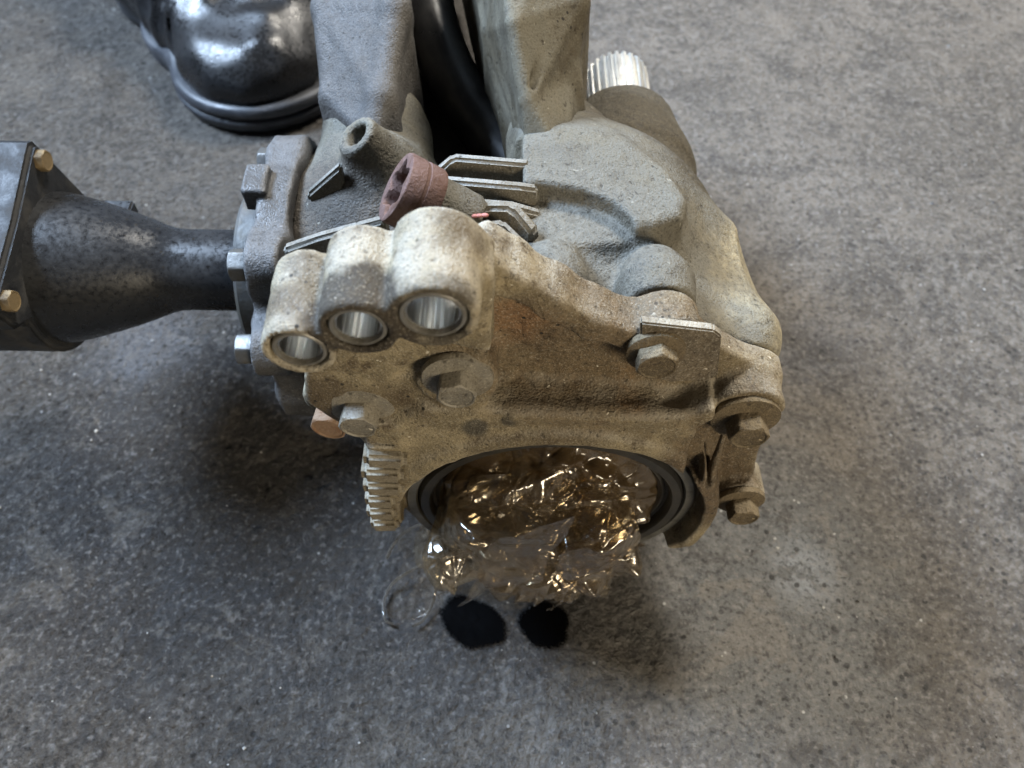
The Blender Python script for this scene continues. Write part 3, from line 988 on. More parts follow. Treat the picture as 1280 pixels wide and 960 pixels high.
# bores
for b, r in zip(B, BR):
    C.cyl((b[0], 0.10, b[2]), (b[0], 0.175, b[2]), r * 0.76, k=0.0004, op='sub', rnd=0.0002)
C.cyl((OC[0], 0.10, OC[2]), (OC[0], 0.1530, OC[2]), 0.0665, 0.0635, k=0.0018, op='sub', rnd=0.0015)
C.cyl((OC[0], 0.10, OC[2]), (OC[0], 0.18, OC[2]), 0.0570, k=0.001, op='sub', rnd=0.001)
C.poly([(-0.10, 0.078), (-0.052, 0.078), (-0.030, 0.060), (0.030, 0.040), (0.083, 0.050), (0.083, -0.02), (-0.10, -0.02)], 0.10, 0.1600, k=0.004, op='sub', rnd=0.003)
C.roughen(0.00018, 0.005, 11)
C.roughen(0.00025, 0.020, 12)
COVER = C.build('front_cover', M_cover, DIFF)

# bushing sleeves in the three bores
for b, r in zip(B, BR):
    ro = r * 0.765
    ri = r * 0.585
    if r > 0.011:
        ri = r * 0.60
    bm = lathe([(ri, 0.026), (ri, 0.0008), (ri + 0.0004, 0.0), (ro - 0.0008, 0.0), (ro - 0.0004, 0.0005), (ro - 0.0004, 0.026)], 56)
    o = bm_obj('bushing_sleeve', bm, M_sleeve, COVER)
    o.location = L((b[0], 0.1262, b[2]))
    o.rotation_euler = frame((0, 1, 0)).to_euler()
    bm = lathe([(ri - 0.0001, 0.0012), (ri - 0.0005, 0.0012), (ri - 0.0005, 0.0255), (ri - 0.0001, 0.0255)], 56)
    o2 = bm_obj('bore_liner', bm, M_liner, COVER)
    o2.location = o.location
    o2.rotation_euler = o.rotation_euler

# fins stepping down the left side of the collar
fin_mesh = None
for i, (fz, fx) in enumerate(((0.1330, -0.0550), (0.1215, -0.0575), (0.1100, -0.0585), (0.0985, -0.0595), (0.0870, -0.0605), (0.0755, -0.0605))):
    if fin_mesh is None:
        bm = bmesh.new()
        bmesh.ops.create_cube(bm, size=1.0, matrix=Matrix.Diagonal((0.0115, 0.021, 0.0085, 1)))
        bmesh.ops.bevel(bm, geom=list(bm.edges), offset=0.0016, segments=3, affect='EDGES')
        o = bm_obj('fin', bm, M_fin, COVER)
        fin_mesh = o.data
    else:
        o = bpy.data.objects.new('fin', fin_mesh)
        COL.objects.link(o)
        o.parent = COVER
    o.location = L((fx + (0.0080 if i < 3 else 0.0060), 0.1520, fz + 0.004))
    o.scale = (1.40 if i < 3 else 1.05, 1, 1)
    o.rotation_euler = (0, 0.10 - 0.03 * i, 0)

# oil seal inside the opening
bm = lathe([(0.0565, 0.016), (0.0565, 0.002), (0.0555, 0.0), (0.0520, 0.0), (0.0512, 0.001), (0.0508, 0.0045), (0.0495, 0.005), (0.0480, 0.004), (0.0465, 0.006), (0.0455, 0.012), (0.045, 0.03), (0.0, 0.032)], 96)
o = bm_obj('oil_seal', bm, M_seal, DIFF)
o.location = L((OC[0], 0.1500, OC[2]))
o.rotation_euler = frame((0, 1, 0)).to_euler()
bm = lathe([(0.0571, 0.012), (0.0571, 0.001), (0.0578, 0.0), (0.0612, 0.0), (0.0618, 0.0008), (0.0618, 0.012)], 96)
o = bm_obj('seal_carrier', bm, metal_mat('dull_ring_steel', (0.17, 0.165, 0.15), 0.4, 0.6, (0.05, 0.045, 0.035), 0.6, 0.1), DIFF)
o.location = L((OC[0], 0.1512, OC[2]))
o.rotation_euler = frame((0, 1, 0)).to_euler()


# ---------------------------------------------------------------- bolts
def hex_bm(af, h, chamfer=0.12, dish=True):
    """hexagon head with the turned round chamfer and a shallow dish on its end"""
    seg = 72
    bm = bmesh.new()

    def rh(a):
        return min(af / 2 / math.cos((a % (math.pi / 3)) - math.pi / 6), af * 0.563)

    def ring(fr, fz):
        r_ = []
        for k in range(seg):
            a = 2 * math.pi * k / seg
            r_.append(bm.verts.new((fr(a) * math.cos(a), fr(a) * math.sin(a), fz(a))))
        return r_
    c0 = af * 0.485
    rs = [ring(rh, lambda a: 0.0), ring(rh, lambda a: h - (rh(a) - c0) * 0.62 - af * 0.02), ring(lambda a: rh(a) * 0.985, lambda a: h - (rh(a) - c0) * 0.60),
          ring(lambda a: c0, lambda a: h), ring(lambda a: c0 * 0.94, lambda a: h), ring(lambda a: c0 * 0.86, lambda a: h - 0.05 * h), ring(lambda a: c0 * 0.3, lambda a: h - 0.06 * h)]
    for a, b in zip(rs[:-1], rs[1:]):
        for k in range(seg):
            bm.faces.new((a[k], a[(k + 1) % seg], b[(k + 1) % seg], b[k]))
    bm.faces.new(rs[0])
    bm.faces.new(rs[-1])
    return bm


def bolt(p, axis, af, h, flange_r, mat, parent, spin=0.0, flange_t=0.0025, name='bolt'):
    q = frame(axis) @ Quaternion((0, 0, 1), spin)
    bm = hex_bm(af, h)
    o = bm_obj(name, bm, mat, parent, sharp=28)
    o.location = L(p)
    o.rotation_euler = q.to_euler()
    if flange_r:
        bm = lathe([(0.001, -0.001), (flange_r * 0.985, -0.001), (flange_r, 0.0), (flange_r * 0.98, flange_t * 0.55), (af * 0.56, flange_t), (af * 0.3, flange_t)], 40)
        f = bm_obj('flange', bm, mat, o)
    return o


bolt(P(572, 470, y=0.1475), (0, -1, 0), 0.0122, 0.0085, 0.0118, M_bolt, DIFF, 0.3)
bolt(P(452, 508, y=0.1510), (-0.05, -1, 0.0), 0.0125, 0.0090, 0.0122, M_bolt, DIFF, 0.15)
bolt((0.0832, 0.1510, 0.1555), (0, -1, 0), 0.0130, 0.0095, 0.0125, M_brown, DIFF, 0.1)
bolt((0.1000, 0.1550, 0.080), (0, -1, 0), 0.0120, 0.0095, 0.0105, M_brown, DIFF, 0.25)
bolt(P(418, 512, y=0.163), (-0.15, -1, 0.0), 0.0130, 0.0090, 0.0, M_orange, DIFF, 0.2)
# barrel the orange bolt sits in
F2 = Field((-0.10, 0.15, 0.10), (-0.03, 0.20, 0.185), 0.0014)
pz = P(416, 508, y=0.166)
F2.cyl(pz + (0.0, 0.0, 0.002), pz + (0.002, 0.022, 0.002), 0.0115, 0.013, k=0, rnd=0.002)
F2.cap(pz + (0.006, 0.004, -0.008), pz + (0.028, 0.006, -0.014), 0.010, 0.012, k=0.006)
F2.build('side_boss', M_fin, DIFF)

# ---------------------------------------------------------------- bracket on the right
t0, t1, t2, t3 = P(800, 399, y=0.1555), P(904, 409, y=0.1555), P(891, 472, y=0.1555), P(800, 470, y=0.1555)
bm = bmesh.new()
pts2 = [(t0[0], t0[2]), (t1[0] - 0.003, t1[2]), (t1[0], t1[2] - 0.003), (t2[0] + 0.001, t2[2] + 0.002), (t2[0] - 0.003, t2[2]), (t3[0] + 0.01, t3[2] - 0.002), (t3[0] - 0.001, t3[2] + 0.004)]
vs = [bm.verts.new(L((x, 0.1575, z))) for x, z in pts2]
f = bm.faces.new(vs)
r = bmesh.ops.extrude_face_region(bm, geom=[f])
for v in [v for v in r['geom'] if isinstance(v, bmesh.types.BMVert)]:
    v.co.y -= 0.0034
bmesh.ops.bevel(bm, geom=list(bm.edges), offset=0.0006, segments=2, affect='EDGES')
BRK = bm_obj('bracket', bm, cast_mat('muddy_sheet_bracket', (0.12, 0.092, 0.058), (0.36, 0.33, 0.27), (0.05, 0.036, 0.022), dust_amt=0.95, dirt_amt=0.7, pebble=0.8, wear=0.2), DIFF)
# folded lip running back under the boss
bm = bmesh.new()
c0 = P(822, 398, y=0.165)
bolt(P(819, 438, y=0.1540), (0, -1, 0), 0.0125, 0.0070, 0.0098, M_brown, DIFF, 0.42)

# ---------------------------------------------------------------- filler plug
def plug():
    seg = 72
    bm = bmesh.new()
    R = 0.0125
    H_ = 0.0135

    def ring(fn, z):
        return [bm.verts.new((fn(2 * math.pi * k / seg) * math.cos(2 * math.pi * k / seg), fn(2 * math.pi * k / seg) * math.sin(2 * math.pi * k / seg), z)) for k in range(seg)]
    star = lambda a: 0.0080 + 0.0013 * math.cos(6 * a)
    rs = [ring(lambda a: R * 0.96, -H_), ring(lambda a: R, -H_ + 0.001), ring(lambda a: R, -H_ * 0.55), ring(lambda a: R * 0.965, -H_ * 0.52), ring(lambda a: R * 0.965, -H_ * 0.46), ring(lambda a: R, -H_ * 0.43),
          ring(lambda a: R, -0.0012), ring(lambda a: R * 0.975, -0.0003), ring(lambda a: R * 0.93, 0), ring(lambda a: star(a) + 0.0008, -0.0002), ring(star, -0.0012), ring(lambda a: star(a) * 0.96, -0.008)]
    for a, b in zip(rs[:-1], rs[1:]):
        for k in range(seg):
            bm.faces.new((a[k], a[(k + 1) % seg], b[(k + 1) % seg], b[k]))
    bm.faces.new(rs[-1])
    bm.faces.new(rs[0])
    return bm


o = bm_obj('filler_plug', plug(), M_rust, DIFF)
o.location = L(plug_c)
o.rotation_euler = (frame(plug_n) @ Quaternion((0, 0, 1), 0.4)).to_euler()

# ---------------------------------------------------------------- splined shaft
bm = bmesh.new()
nt_ = 26
seg = nt_ * 6
prof = []
for k in range(seg):
    ph = (k % 6) / 6.0
    prof.append(0.0175 if ph < 0.34 else (0.0165 if ph < 0.5 else 0.0155 if ph < 0.84 else 0.0165))
rings = []
for (z, s_) in ((0.0, 0.96), (0.004, 1.0), (0.0440, 1.0), (0.0460, 0.94)):
    rings.append([bm.verts.new((prof[k] * s_ * math.cos(2 * math.pi * k / seg), prof[k] * s_ * math.sin(2 * math.pi * k / seg), z)) for k in range(seg)])
for a, b in zip(rings[:-1], rings[1:]):
    for k in range(seg):
        bm.faces.new((a[k], a[(k + 1) % seg], b[(k + 1) % seg], b[k]))
bm.faces.new(rings[-1])
o = bm_obj('splined_shaft', bm, metal_mat('bright_spline_steel', (0.85, 0.85, 0.82), 0.38, 0.85, (0.5, 0.48, 0.42), 0.4, 0.1), DIFF, sharp=30)
o.location = L((0.058, 0.348, 0.123))
o.rotation_euler = frame((0, 1, 0)).to_euler()

# ---------------------------------------------------------------- left side flange
S = Field((-0.112, 0.165, 0.025), (-0.084, 0.35, 0.215), 0.0012)
S.cyl((-0.1045, AX[1], AX[2]), (-0.0905, AX[1], AX[2]), 0.0585, k=0, rnd=0.0015)
EARS = ((20, 0.053), (60, 0.052), (128, 0.060), (160, 0.0635), (205, 0.056), (260, 0.054), (315, 0.054))
ear_p = []
for e, er in EARS:
    a = math.radians(e)
    ex, ez = AX[1] + er * math.cos(a), AX[2] + er * math.sin(a)
    ear_p.append((ex, ez))
    S.cyl((-0.1045, ex, ez), (-0.0905, ex, ez), 0.0110, k=0.010, rnd=0.0015)
a = math.radians(92)
S.box((-0.1050, AX[1] + 0.056 * math.cos(a), AX[2] + 0.056 * math.sin(a)), (0.0050, 0.008, 0.006), rot=Matrix.Rotation(a - math.pi / 2, 3, 'X'), k=0.0015, rnd=0.001)
S.roughen(0.0002, 0.006, 15)
FLG = S.build('side_flange', M_dark, DIFF)
for e in (0, 1, 2, 3):
    ex, ez = ear_p[e]
    bolt((-0.1045, ex, ez), (-1, 0, 0), 0.0120, 0.0075, 0.0, M_zinc, DIFF, 0.3 * e)

# ---------------------------------------------------------------- output shaft and joint flange
def lathe_x(name, prof, mat, parent, seg=64, sharp=30):
    """profile of (radius, x) turned about the axle line, x growing to the left"""
    bm = lathe(prof, seg)
    o = bm_obj(name, bm, mat, parent, sharp=sharp)
    o.location = L((0, AX[1], AX[2]))
    o.rotation_euler = frame((-1, 0, 0)).to_euler()
    return o


SHAFT = lathe_x('output_shaft', [(0.0, 0.104), (0.0190, 0.104), (0.0190, 0.152), (0.0194, 0.157), (0.0208, 0.162), (0.0232, 0.168), (0.0262, 0.176), (0.0298, 0.187), (0.0332, 0.199), (0.0350, 0.207), (0.0355, 0.213), (0.0, 0.213)], M_black, DIFF)


SHAFT.rotation_euler = frame((-1, 0.008, 0.014)).to_euler()


def on_shaft(name, bm, mat, sharp=30):
    o = bm_obj(name, bm, mat, SHAFT, sharp=sharp)
    return o


on_shaft('dust_shield', lathe([(0.018, 0.1075), (0.0375, 0.1075), (0.0385, 0.1085), (0.0385, 0.1180), (0.0375, 0.1195), (0.0340, 0.1200), (0.018, 0.1205)], 72), M_zinc)
SQ0 = frame((-1, 0, 0)).to_matrix()


def shaft_pt(y, z, x):
    """axle-plane offset (y, z) and distance left x -> shaft local point"""
    return SQ0.inverted() @ Vector((-x, y, z))


# square joint flange with cut corners and four bolt ears
BA = [62, 148, 238, 328]
bm = bmesh.new()
ring = []
nseg = 96
for k in range(nseg):
    a = 2 * math.pi * k / nseg
    da = min(abs((math.degrees(a) - b + 180) % 360 - 180) for b in BA)
    r = min(0.0425 / max(0.2, math.cos(math.radians(45 - da))), 0.0580)
    if 165 < math.degrees(a) < 320:
        r = min(r, 0.0395)
    ring.append((r * math.cos(a), r * math.sin(a)))
lo = [bm.verts.new(shaft_pt(y, z, 0.2102)) for y, z in ring]
f = bm.faces.new(lo)
r = bmesh.ops.extrude_face_region(bm, geom=[f])
nv = [v for v in r['geom'] if isinstance(v, bmesh.types.BMVert)]
dv = shaft_pt(0, 0, 0.245) - shaft_pt(0, 0, 0.2102)
bmesh.ops.translate(bm, verts=nv, vec=dv)
es = [e for e in bm.edges if len(e.link_faces) == 2 and e.calc_face_angle() > 1.0]
bmesh.ops.bevel(bm, geom=es, offset=0.0022, segments=3, affect='EDGES')
on_shaft('joint_flange', bm, metal_mat('black_joint_paint', (0.013, 0.014, 0.016), 0.62, 0.0, (0.045, 0.043, 0.040), 0.6, 0.25, 1.0, 0.35), sharp=35)
for ba in BA[:2] + [BA[3]]:
    a = math.radians(ba)
    bm = hex_bm(0.0085, 0.004)
    o = on_shaft('joint_bolt', bm, M_gold, 28)
    o.location = shaft_pt(0.0500 * math.cos(a), 0.0500 * math.sin(a), 0.2104)
    o.rotation_euler = Quaternion((1, 0, 0), math.pi).to_euler()
# small balance tab behind the cone
bm = bmesh.new()
bmesh.ops.create_cube(bm, size=1.0, matrix=Matrix.Translation(shaft_pt(0.034, 0.004, 0.194)) @ Matrix.Diagonal((0.008, 0.008, 0.016, 1)))
bmesh.ops.bevel(bm, geom=list(bm.edges), offset=0.001, segments=2, affect='EDGES')
on_shaft('balance_tab', bm, M_black)

# ================================================================== PLASTIC BAG IN THE OPENING
def film_mat(name, tint, body, amt, rough=0.08, shine=0.05):
    m, nt, b, out = new_mat(name)
    N = NT(nt)
    nt.nodes.remove(b)
    tr = nt.nodes.new('ShaderNodeBsdfTransparent')
    gl = nt.nodes.new('ShaderNodeBsdfGlossy')
    df = nt.nodes.new('ShaderNodeBsdfPrincipled')
    oil = N.noise(45, 5, 0.65, dist=0.6)
    fine = N.noise(240, 4, 0.6)
    tr.inputs[0].default_value = (*tint, 1)
    N.link(N.mix(N.ramp(oil, 0.38, 0.62), body, [v * 0.35 for v in body]), df.inputs['Base Color'])
    df.inputs['Roughness'].default_value = 0.25
    gl.inputs['Roughness'].default_value = rough
    gl.inputs['Color'].default_value = (0.94, 0.92, 0.88, 1)
    bp = N.bump(fine, 0.08, 0.002)
    cr1 = N.ramp(N.voro(55, 'DISTANCE_TO_EDGE', off=(3, 1, 4)), 0.0, 0.06)
    bp = N.bump(cr1, 0.22, 0.003, bp)
    N.link(bp, gl.inputs['Normal'])
    N.link(bp, df.inputs['Normal'])
    m1 = nt.nodes.new('ShaderNodeMixShader')
    N.link(N.ramp(oil, 0.35, 0.65, max(0, amt - 0.28), min(1, amt + 0.28)), m1.inputs[0])
    N.link(tr.outputs[0], m1.inputs[1])
    N.link(df.outputs[0], m1.inputs[2])
    dt = nt.nodes.new('ShaderNodeVectorMath')
    dt.operation = 'DOT_PRODUCT'
    N.link(bp, dt.inputs[0])
    N.link(N.geo.outputs['Incoming'], dt.inputs[1])
    fres = N.math('POWER', N.math('SUBTRACT', 1.0, N.math('MINIMUM', N.math('ABSOLUTE', dt.outputs['Value']), 1.0)), 4.0)
    m2 = nt.nodes.new('ShaderNodeMixShader')
    N.link(N.math('ADD', N.math('MULTIPLY', fres, 0.7), shine), m2.inputs[0])
    N.link(m1.outputs[0], m2.inputs[1])
    N.link(gl.outputs[0], m2.inputs[2])
    N.link(m2.outputs[0], out.inputs['Surface'])
    return m


def noise3(p, cell, seed):
    rng = np.random.default_rng(seed)
    g = rng.uniform(-1, 1, (33, 33, 33))
    q = (p / cell) % 32
    i = q.astype(int)
    t = q - i
    o = 0
    for a in (0, 1):
        for b in (0, 1):
            for c in (0, 1):
                w = (t[..., 0] if a else 1 - t[..., 0]) * (t[..., 1] if b else 1 - t[..., 1]) * (t[..., 2] if c else 1 - t[..., 2])
                o = o + w * g[i[..., 0] + a, i[..., 1] + b, i[..., 2] + c]
    return o


def crumple(p, amp, cell, seed):
    """film folds: straight sharp creases running across each other in random directions"""
    rng = np.random.default_rng(seed)
    w = np.stack([noise3(p + 0.7 * k, cell * 2.2, seed + 20 + k) for k in range(3)], -1) * cell * 0.55
    q = p + w
    d = 0
    for k in range(6):
        dr = rng.normal(0, 1, 3)
        dr /= np.linalg.norm(dr)
        lam = cell * rng.uniform(0.7, 2.6)
        ph = (q @ dr) / lam + rng.uniform(0, 1)
        tri = np.abs((ph % 1.0) - 0.5) * 4 - 1
        gate = np.clip(noise3(p + 1.3 * k, cell * 1.6, seed + 40 + k) * 2.0 + 0.35, 0, 1)
        d = d + amp * (lam / cell) * 0.55 * tri * gate
    for m_ in range(3):
        d = d + amp * 0.38 / 2.0 ** m_ * (1 - 2 * np.abs(noise3(q, cell * 1.15 / 1.9 ** m_, seed + 70 + m_) * 1.5))
    return d


def grid_faces(n, m):
    I, J = np.meshgrid(np.arange(n - 1), np.arange(m - 1), indexing='ij')
    a = (I * m + J).ravel()
    return np.stack([a, a + m, a + m + 1, a + 1], 1)


BAGLOC = Vector((OC[0], 0.145, 0.0))
BAG = root('plastic_bag', BAGLOC, 'crumpled clear plastic bag, brown with oil, stuffed into the round opening', 'plastic bag')


def bulge(name, mat, depth, rx, rz, cx, cz, ybase, seed, amp, sag=0.0):
    n, m = 150, 150
    u = np.linspace(-1, 1, n)
    U, V = np.meshgrid(u, u, indexing='ij')
    # square -> disc
    X = U * np.sqrt(1 - V * V / 2)
    Z = V * np.sqrt(1 - U * U / 2)
    r = np.sqrt(X * X + Z * Z)
    hgt = depth * np.sqrt(np.maximum(0, 1 - r ** 2.4))
    p = np.stack([cx + rx * X, ybase - hgt, cz + rz * Z - sag * (1 - r ** 2)], -1)
    nrm = np.stack([X * 0.6, -np.sqrt(np.maximum(0.05, 1 - r * r)), Z * 0.6], -1)
    nrm /= np.linalg.norm(nrm, axis=-1, keepdims=True)
    w = np.clip((1.05 - r) * 4, 0.15, 1)[..., None]
    d = crumple(p + seed * 0.37 + 1.0, amp, 0.0175, seed)[..., None]
    p = p + nrm * d * w
    p[..., 0] += (crumple(p + 2.0 + seed, amp * 0.5, 0.03, seed + 9)) * w[..., 0]
    p[..., 2] = np.maximum(p[..., 2], 0.003)
    return link_mesh(name, (p - np.array(BAGLOC)).reshape(-1, 3), grid_faces(n, m), mat, BAG)


M_film_in = film_mat('oil_soaked_film', (0.75, 0.62, 0.42), (0.13, 0.088, 0.045), 0.6, 0.12)
M_film = film_mat('clear_oily_film', (0.96, 0.90, 0.78), (0.21, 0.16, 0.10), 0.26, 0.17, 0.12)
M_flap = film_mat('clear_flap_film', (0.90, 0.83, 0.72), (0.18, 0.13, 0.08), 0.05, 0.10, 0.10)
bulge('inner_fold', M_film_in, 0.010, 0.050, 0.048, OC[0], OC[2] - 0.004, 0.160, 21, 0.0045)
bulge('middle_fold', M_film, 0.020, 0.044, 0.042, OC[0] - 0.005, OC[2] - 0.010, 0.157, 64, 0.0085, 0.004)
bulge('outer_fold', M_film, 0.034, 0.043, 0.040, OC[0] - 0.006, OC[2] - 0.014, 0.158, 33, 0.0085, 0.008)
bulge('left_fold', M_film, 0.030, 0.025, 0.029, OC[0] - 0.024, OC[2] + 0.001, 0.150, 47, 0.0080, 0.006)
bulge('right_fold', M_film, 0.030, 0.023, 0.030, OC[0] + 0.017, OC[2] - 0.014, 0.150, 58, 0.0080, 0.008)


def sheet(name, corners, mat, seed, amp, n=90, m=60, bow=0.0):
    """bilinear film patch through four corners, with creases"""
    a, b, c, d = [np.array(v) for v in corners]
    U, V = np.meshgrid(np.linspace(0, 1, n), np.linspace(0, 1, m), indexing='ij')
    U, V = U[..., None], V[..., None]
    p = a * (1 - U) * (1 - V) + b * U * (1 - V) + c * U * V + d * (1 - U) * V
    nr = np.cross(b - a, d - a)
    nr = nr / np.linalg.norm(nr)
    p = p + nr * (crumple(p + seed * 0.31 + 1.0, amp, 0.030, seed)[..., None] + bow * (4 * U * (1 - U)))
    e = crumple(p + 3.3 + seed, amp, 0.02, seed + 4)[..., None]
    p = p + (b - a) / np.linalg.norm(b - a) * e * 0.6 + (d - a) / np.linalg.norm(d - a) * e * 0.5
    p[..., 2] = np.maximum(p[..., 2], 0.0025)
    return link_mesh(name, (p - np.array(BAGLOC)).reshape(-1, 3), grid_faces(n, m), mat, BAG)


sheet('loose_flap', [P(572, 736, y=0.110), P(630, 672, y=0.112), P(720, 650, y=0.112), P(670, 728, y=0.110)], M_flap, 71, 0.0042)
sheet('loose_flap', [P(690, 758, y=0.116), P(705, 700, y=0.112), P(800, 650, y=0.120), P(800, 715, y=0.126)], M_flap, 83, 0.0050)
M_clear = film_mat('thin_clear_film', (0.95, 0.945, 0.93), (0.25, 0.23, 0.2), 0.02, 0.06, 0.0)
sheet('trailing_film', [P(478, 775, z=0.004), P(500, 660, y=0.135), P(552, 665, y=0.134), P(536, 782, z=0.004)], M_clear, 95, 0.0045)

M_strand = film_mat('rolled_film_edge', (0.80, 0.76, 0.70), (0.34, 0.31, 0.27), 0.25, 0.08, 0.35)
for pts in ([P(484, 697, z=0.020), P(492, 680, z=0.026), P(508, 664, z=0.034), P(530, 655, z=0.042), P(556, 660, z=0.046)],
            [P(534, 662, z=0.040), P(541, 690, z=0.028), P(546, 722, z=0.014), P(541, 752, z=0.006), P(528, 776, z=0.004), P(515, 783, z=0.004)],
            [P(541, 700, z=0.024), P(516, 712, z=0.012), P(492, 728, z=0.006), P(480, 750, z=0.004), P(481, 774, z=0.004), P(492, 780, z=0.003)]):
    tube('film_edge', pts, [0.0011, 0.0008, 0.0009] + [0.0007] * (len(pts) - 3), M_strand, BAG, 8, 8, BAGLOC)
sheet('loose_flap', [P(512, 690, z=0.022), P(516, 656, z=0.040), P(566, 664, z=0.046), P(556, 712, z=0.020)], M_film, 99, 0.0045, 60, 40)

# ================================================================== BLACK OIL SPOTS
M_spot, _nt, _b, _o = new_mat('black_oil_soak')
_N = NT(_nt)
_b.inputs['Base Color'].default_value = (0.0015, 0.0015, 0.0017, 1)
_b.inputs['Roughness'].default_value = 0.8
_b.inputs['Specular IOR Level'].default_value = 0.02
_at = _nt.nodes.new('ShaderNodeAttribute')
_at.attribute_name = 'rim'
_fz = _N.math('ADD', _at.outputs['Fac'], _N.math('MULTIPLY', _N.math('SUBTRACT', _N.noise(1100, 3, 0.7), 0.5), 0.45))
_N.link(_N.ramp(_fz, 0.98, 0.80), _b.inputs['Alpha'])


def spot(px, py, rx, ry, rot, seed, label):
    c = P(px, py, z=0.0)
    rng = np.random.default_rng(seed)
    nr, ns = 14, 110
    hz = [rng.normal(0, 1) for _ in range(60)]
    verts, faces = [], []
    for i in range(nr + 1):
        for k in range(ns):
            a = 2 * math.pi * k / ns
            wob = 1 + 0.07 * math.sin(2 * a + hz[0]) + 0.05 * math.sin(3 * a + hz[1]) + 0.035 * math.sin(5 * a + hz[2]) + 0.012 * math.sin(9 * a + hz[3])
            r = i / nr * wob
            x, y = r * rx * math.cos(a), r * ry * math.sin(a)
            verts.append((x * math.cos(rot) - y * math.sin(rot), x * math.sin(rot) + y * math.cos(rot), 0))
    V = np.array(verts)
    V[:, 2] = floor_height(V[:, 0] + c[0], V[:, 1] + c[1]) + 0.0010
    e = np.repeat(np.arange(nr + 1), ns) == nr
    V[e, 2] -= 0.0012
    for i in range(nr):
        for k in range(ns):
            k2 = (k + 1) % ns
            faces.append((i * ns + k, (i + 1) * ns + k, (i + 1) * ns + k2, i * ns + k2))
    o = link_mesh('oil_spot', V, faces, M_spot)
    at = o.data.attributes.new('rim', 'FLOAT', 'POINT')
    at.data.foreach_set('value', np.repeat(np.arange(nr + 1) / nr, ns).astype(np.float32))
    o.location = c
    o['label'] = label
    o['category'] = 'oil spot'
    o['group'] = 'black oil spots on the floor'
    return o


spot(591, 779, 0.0200, 0.0125, math.radians(-35), 4, 'larger elongated black oil spot on the floor, left of the two below the bag')
spot(681, 782, 0.0150, 0.0120, math.radians(-10), 8, 'smaller roundish black oil spot on the floor, right of the two below the bag')

# ================================================================== WORK SHOE
SHLOC = Vector((-0.20, 0.58, 0.0))
SHOE = root('work_shoe', SHLOC, 'glossy black rubber work shoe toe on the floor behind the differential', 'shoe')
M_shoe = cast_mat('scuffed_black_leather', (0.009, 0.009, 0.010), (0.018, 0.018, 0.018), (0.014, 0.013, 0.012), dust_amt=0.5, dirt_amt=0.5, pebble=0.30, rough=0.38, spec=0.5, speck=0.1, wear=0.15)
M_sole = metal_mat('dusty_rubber_sole', (0.035, 0.037, 0.042), 0.45, 0.0, (0.09, 0.09, 0.095), 0.5, 0.15, 0.6, 0.5)
sd = np.array((-0.66, 0.751, 0))       # from toe to heel
sn = np.array((0.751, 0.66, 0))        # to the shoe's right in the picture
tc = np.array((-0.196, 0.566, 0))      # middle of the toe


def sp(a, b, z):
    return tc + sd * a + sn * b + np.array((0, 0, z))


S1 = Field((-0.50, 0.46, 0.0), (-0.06, 0.90, 0.19), 0.0025)
S1.ell(sp(0.0, 0.0, 0.030), (0.062, 0.066, 0.042), k=0)
S1.ell(sp(0.07, 0.002, 0.036), (0.060, 0.062, 0.050), k=0.02)
S1.ell(sp(0.15, 0.0, 0.050), (0.055, 0.058, 0.06), k=0.03)
S1.ell(sp(0.24, 0.0, 0.06), (0.055, 0.055, 0.08), k=0.03)
# creases where the shoe bends, stitched toe seam, dents
for (a0, a1, zz, rr_, kk) in ((0.030, 0.048, 0.066, 0.0022, 0.002), (0.052, 0.046, 0.078, 0.005, 0.010), (0.074, 0.078, 0.088, 0.006, 0.012), (0.100, 0.092, 0.098, 0.006, 0.012)):
    for q in range(12):
        b0, b1 = -0.066 + 0.011 * q, -0.055 + 0.011 * q
        za, zb = [zz * math.sqrt(max(0.05, 1 - (b / 0.066) ** 2)) + 0.004 for b in (b0, b1)]
        ta, tb = q / 12, (q + 1) / 12
        S1.cap(sp(a0 + (a1 - a0) * ta + 0.006 * math.sin(6 * ta), b0, za), sp(a0 + (a1 - a0) * tb + 0.006 * math.sin(6 * tb), b1, zb), rr_, k=kk, op='sub')
S1.ell(sp(-0.010, -0.024, 0.100), (0.040, 0.028, 0.032), k=0.030, op='sub')
S1.ell(sp(-0.058, 0.030, 0.085), (0.030, 0.030, 0.030), k=0.030, op='sub')
for q_ in range(7):
    rr0 = random.Random(q_ + 3)
    a_ = rr0.uniform(-0.03, 0.09)
    S1.cap(sp(a_, rr0.uniform(-0.05, 0.0), 0.070 + 0.15 * max(a_, 0)), sp(a_ + rr0.uniform(-0.03, 0.03), rr0.uniform(0.01, 0.05), 0.072 + 0.15 * max(a_, 0)), 0.0035, k=0.006, op='sub')
S1.roughen(0.0014, 0.018, 31)
S1.build('upper', M_shoe, SHOE, SHLOC)
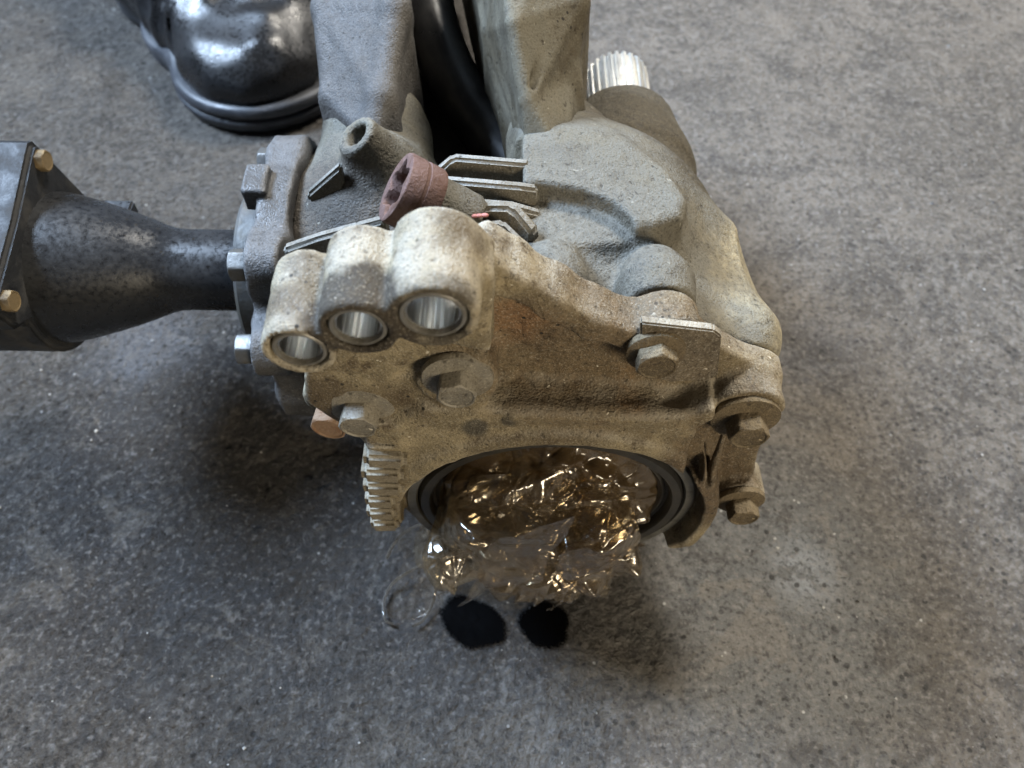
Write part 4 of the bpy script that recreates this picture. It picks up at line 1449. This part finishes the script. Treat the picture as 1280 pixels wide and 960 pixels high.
S2 = Field((-0.50, 0.46, 0.0), (-0.06, 0.90, 0.04), 0.0022)
S2.cyl(sp(0, 0, 0.001), sp(0, 0, 0.013), 0.068, 0.072, k=0, rnd=0.003)
S2.cyl(sp(0, 0, 0.0145), sp(0, 0, 0.024), 0.0715, 0.070, k=0.001, rnd=0.003)
S2.cyl(sp(0.075, 0.002, 0.001), sp(0.075, 0.002, 0.021), 0.060, 0.062, k=0.02, rnd=0.004)
S2.cyl(sp(0.15, -0.004, 0.001), sp(0.15, -0.004, 0.021), 0.044, 0.046, k=0.02, rnd=0.004)
S2.cyl(sp(0.21, -0.002, 0.001), sp(0.21, -0.002, 0.021), 0.045, 0.047, k=0.02, rnd=0.004)
S2.build('sole', M_sole, SHOE, SHLOC)

# ================================================================== GRIT
def grit():
    rng = random.Random(5)
    verts, faces = [], []
    for i in range(1300):
        x = rng.uniform(-0.55, 0.60)
        y = rng.uniform(0.0, 0.95)
        s_ = rng.choice((0.0003, 0.0004, 0.0004, 0.0005, 0.0006, 0.0007, 0.0010))
        z = float(floor_height(np.array([x]), np.array([y]))[0])
        base = len(verts)
        for d in ((1, 0, 0), (-1, 0, 0), (0, 1, 0), (0, -1, 0), (0, 0, 1), (0, 0, -1)):
            k = s_ * rng.uniform(0.6, 1.4)
            verts.append((x + d[0] * k, y + d[1] * k, z + s_ * 0.3 + d[2] * k * 0.7))
        for f in ((0, 2, 4), (2, 1, 4), (1, 3, 4), (3, 0, 4), (2, 0, 5), (1, 2, 5), (3, 1, 5), (0, 3, 5)):
            faces.append(tuple(base + q for q in f))
    m, nt, b, out = new_mat('floor_grit_stone')
    N = NT(nt)
    col = N.mix(N.ramp(N.noise(35, 2), 0.44, 0.54), (0.04, 0.036, 0.032), (0.46, 0.45, 0.42))
    N.link(col, b.inputs['Base Color'])
    b.inputs['Roughness'].default_value = 0.22
    o = link_mesh('floor_grit', verts, faces, m, smooth=False)
    o['label'] = 'fine sand grit and stone chips scattered over the concrete'
    o['category'] = 'grit'
    tagk(o, 'stuff')


grit()
